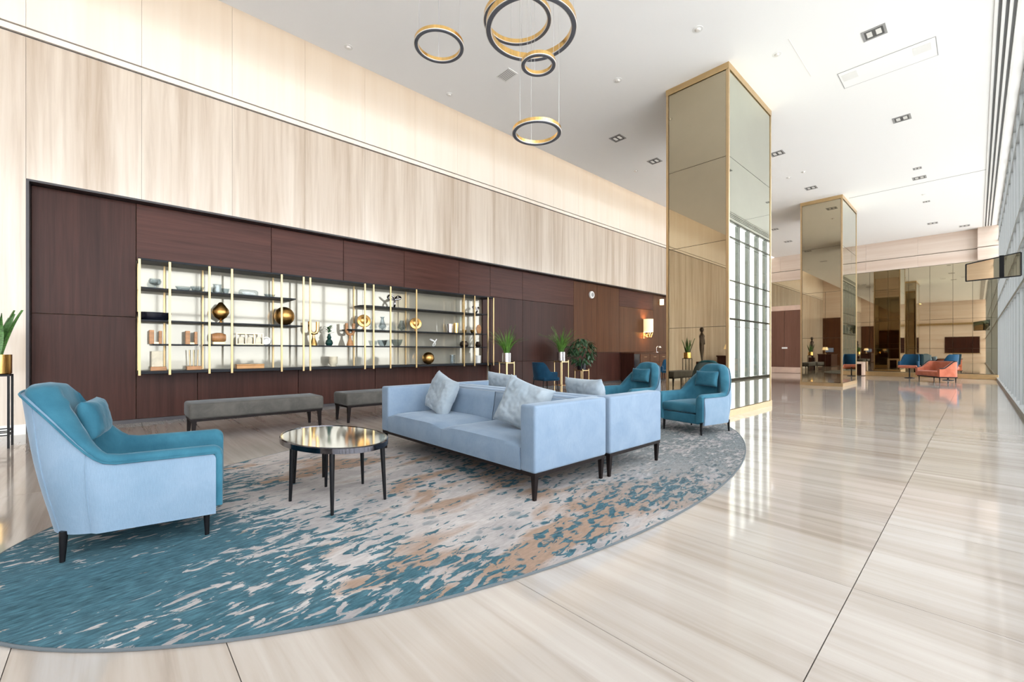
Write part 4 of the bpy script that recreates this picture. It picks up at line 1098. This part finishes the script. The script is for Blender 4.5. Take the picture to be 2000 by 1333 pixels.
# ================================================================== GLASS CANOPY OVER THE SIDE DOOR
t = thing('glass_canopy', 'glass door canopy with dark frame projecting from the glazing', 'canopy', (XF - 0.06, 12.0, 0))
xo = -0.68
P = [(xo, 0.0, 2.50), (xo, 0.0, 2.82), (0.0, 0.0, 2.52), (0.0, 0.0, 2.94), (xo, 1.3, 2.72), (xo, 1.3, 2.98), (0.0, 1.3, 2.72), (0.0, 1.3, 3.10)]
for a, b in ((0, 1), (0, 2), (1, 3), (2, 3), (4, 5), (4, 6), (5, 7), (6, 7), (0, 4), (1, 5)):
    tube('frame_bar', [P[a], P[b]], 0.013, 'black_metal', t, 6)
def quad(name, ids, mat, off):
    bm = bmesh.new(); vs = [Vector(P[i]) for i in ids]
    nrm = (vs[1] - vs[0]).cross(vs[2] - vs[0]).normalized() * off
    A = [bm.verts.new(v) for v in vs]; B = [bm.verts.new(v + nrm) for v in vs]
    bm.faces.new(A); bm.faces.new(list(reversed(B)))
    for i in range(4): bm.faces.new((A[i], B[i], B[(i + 1) % 4], A[(i + 1) % 4]))
    link(name, finish(bm, name, False), mat, t)
quad('front_pane', (0, 2, 3, 1), 'mirror_bronze', 0.008); quad('top_pane', (1, 3, 7, 5), 'glass_canopy', 0.008); quad('side_pane', (0, 1, 5, 4), 'glass_canopy', 0.008)
box('hinge_bracket', -0.26, -0.20, -0.02, 0.02, 2.52, 2.92, 'black_metal', t)
tube('closer_arm', [(-0.16, 0.02, 2.5), (0.0, 0.5, 2.75)], 0.03, 'grille_mid', t, 10)

# ================================================================== FAR FURNITURE
t = thing('loveseat', 'small orange loveseat with rounded ends by the far mirrors', 'loveseat', (-1.02, 22.85, 0), R(-40))
def curved_back(name, W, D, rad, z0, zt_side, zt_mid, th, mat):
    path = u_path(W, rad, -D / 2, D / 2, 5, 10, 5); bm = bmesh.new(); rings = []
    for x, y, nx, ny in path:
        z1 = zt_side + (zt_mid - zt_side) * smooth01((D * 0.35 - y) / (D * 0.6))
        sec = [(0, z0), (0, z1 - 0.02), (0.02, z1), (th - 0.02, z1), (th, z1 - 0.02), (th, z0)]
        rings.append([bm.verts.new((x - nx * o_, y - ny * o_, z)) for o_, z in sec])
    m = len(rings[0])
    for a, b in zip(rings[:-1], rings[1:]):
        for k in range(m): bm.faces.new((a[k], b[k], b[(k + 1) % m], a[(k + 1) % m]))
    bm.faces.new(rings[0]); bm.faces.new(list(reversed(rings[-1])))
    return link(name, finish(bm, name, True, 50), mat, t)
t.rotation_euler = (0, 0, R(122)); t.scale = (0.9, 0.9, 1.0)
curved_back('backrest', 0.76, 0.70, 0.28, 0.22, 0.52, 0.78, 0.13, 'velvet_orange')
tube('back_rim', [(x * 1.005, y * 1.01 - 0.005, 0.525 + 0.26 * smooth01((0.245 - y) / 0.42)) for x, y, nx, ny in u_path(0.76, 0.28, -0.35, 0.35, 5, 10, 5)], 0.018, 'black_metal', t, 8)
box('seat', -0.66, 0.66, -0.26, 0.38, 0.22, 0.42, 'velvet_orange', t, 0.06, 4)
box('base', -0.70, 0.70, -0.28, 0.32, 0.18, 0.22, 'black_metal', t)
for sx in (-1, 1):
    for y in (-0.25, 0.28): link('leg', leg_me('leg', 0.19, 0.022, 0.014), 'black_metal', t, (sx * 0.64, y, 0))
t = tub_chair('lounge_chair', 'blue lounge chair with orange seat left of the loveseat', (-1.98, 25.3, 0), R(165), 'velvet_orange', 'blue lounge chairs by the far mirrors', 'pedestal', 0.80)
t.scale = (0.85, 0.85, 1.2)
for ch in t.children:
    pass
t2 = copy_tree(t); t2.location = (-0.78, 24.4, 0); t2.rotation_euler = (0, 0, R(60)); t2['label'] = 'blue lounge chair partly hidden behind the orange loveseat'
t = thing('side_console', 'low pink stone console at the foot of the far mirrors', 'console', (-3.86, 26.05, 0))
box('top', -0.32, 0.26, -0.22, 0.22, 0.56, 0.66, 'pink_stone', t, 0.01, 1)
box('side', 0.16, 0.26, -0.22, 0.22, 0.02, 0.56, 'pink_stone', t, 0.01, 1)
box('side', -0.32, -0.22, -0.22, 0.22, 0.02, 0.56, 'pink_stone', t, 0.01, 1)
box('back_panel', -0.22, 0.16, 0.10, 0.20, 0.02, 0.56, 'walnut_vertical', t)

# ================================================================== THINGS SEEN ONLY IN THE MIRRORS
t = thing('bronze_figure', 'slender standing bronze figure reflected in the nearer column', 'sculpture', (-8.35, -3.35, 0))
box('pedestal', -0.18, 0.18, -0.18, 0.18, 0, 0.70, 'walnut_vertical', t, 0.01, 1)
bm = bmesh.new()
tube_bm(bm, [(0.05, 0.07, 0.70), (0.04, 0.08, 0.95), (0.01, 0.06, 1.25), (0, 0.0, 1.50), (0, 0, 1.68), (0.01, 0, 1.85), (0, 0, 1.95), (0.0, 0.0, 2.02)], [0.03, 0.05, 0.075, 0.10, 0.095, 0.12, 0.06, 0.04], 12)
tube_bm(bm, [(-0.03, -0.09, 0.70), (-0.02, -0.08, 0.95), (0.0, -0.05, 1.25), (0, 0.0, 1.48)], [0.03, 0.05, 0.075, 0.09], 12)
tube_bm(bm, [(0, -0.10, 1.86), (0.02, -0.18, 1.66), (0.08, -0.10, 1.48)], [0.045, 0.04, 0.028], 10)
tube_bm(bm, [(0, 0.10, 1.86), (0.02, 0.17, 1.66), (0.06, 0.16, 1.44)], [0.045, 0.04, 0.028], 10)
lathe_bm(bm, [(0.0, 2.0), (0.07, 2.04), (0.09, 2.12), (0.075, 2.20), (0.0, 2.24)], 14)
link('figure', finish(bm, 'figure', True, 70), 'bronze', t)
t = thing('reception_desk', 'dark reception desk reflected in the nearer column', 'desk', (-7.9, -6.0, 0))
box('top', -0.45, 0.45, -1.1, 1.1, 0.90, 0.96, 'walnut_vertical', t, 0.01, 1)
box('front_panel', 0.36, 0.42, -1.05, 1.05, 0.04, 0.90, 'walnut_vertical', t)
for y in (-1.05, 1.0): box('end_panel', -0.42, 0.36, y, y + 0.05, 0.02, 0.90, 'walnut_vertical', t)
t = thing('monitor', 'computer monitor standing on the reception desk', 'monitor', (-7.85, -6.3, 0.961))
box('foot', -0.1, 0.1, -0.12, 0.12, 0, 0.015, 'black_metal', t); box('stem', -0.02, 0.02, -0.03, 0.03, 0.015, 0.16, 'black_metal', t)
box('case', -0.28, 0.28, -0.02, 0.01, 0.13, 0.48, 'black_metal', t, 0.006, 1); box('display', -0.265, 0.265, 0.0101, 0.013, 0.145, 0.465, 'screen', t)
t = thing('table_lamp', 'white shaded table lamp standing on the reception desk', 'lamp', (-7.9, -5.2, 0.961))
lathe('base', [(0, 0), (0.09, 0), (0.09, 0.02), (0.015, 0.03), (0.015, 0.35), (0, 0.35)], 'brass', t, 20)
lathe('shade', [(0.20, 0.30), (0.14, 0.52), (0.135, 0.52), (0.195, 0.30), (0.20, 0.30)], 'shade_lit', t, 24)
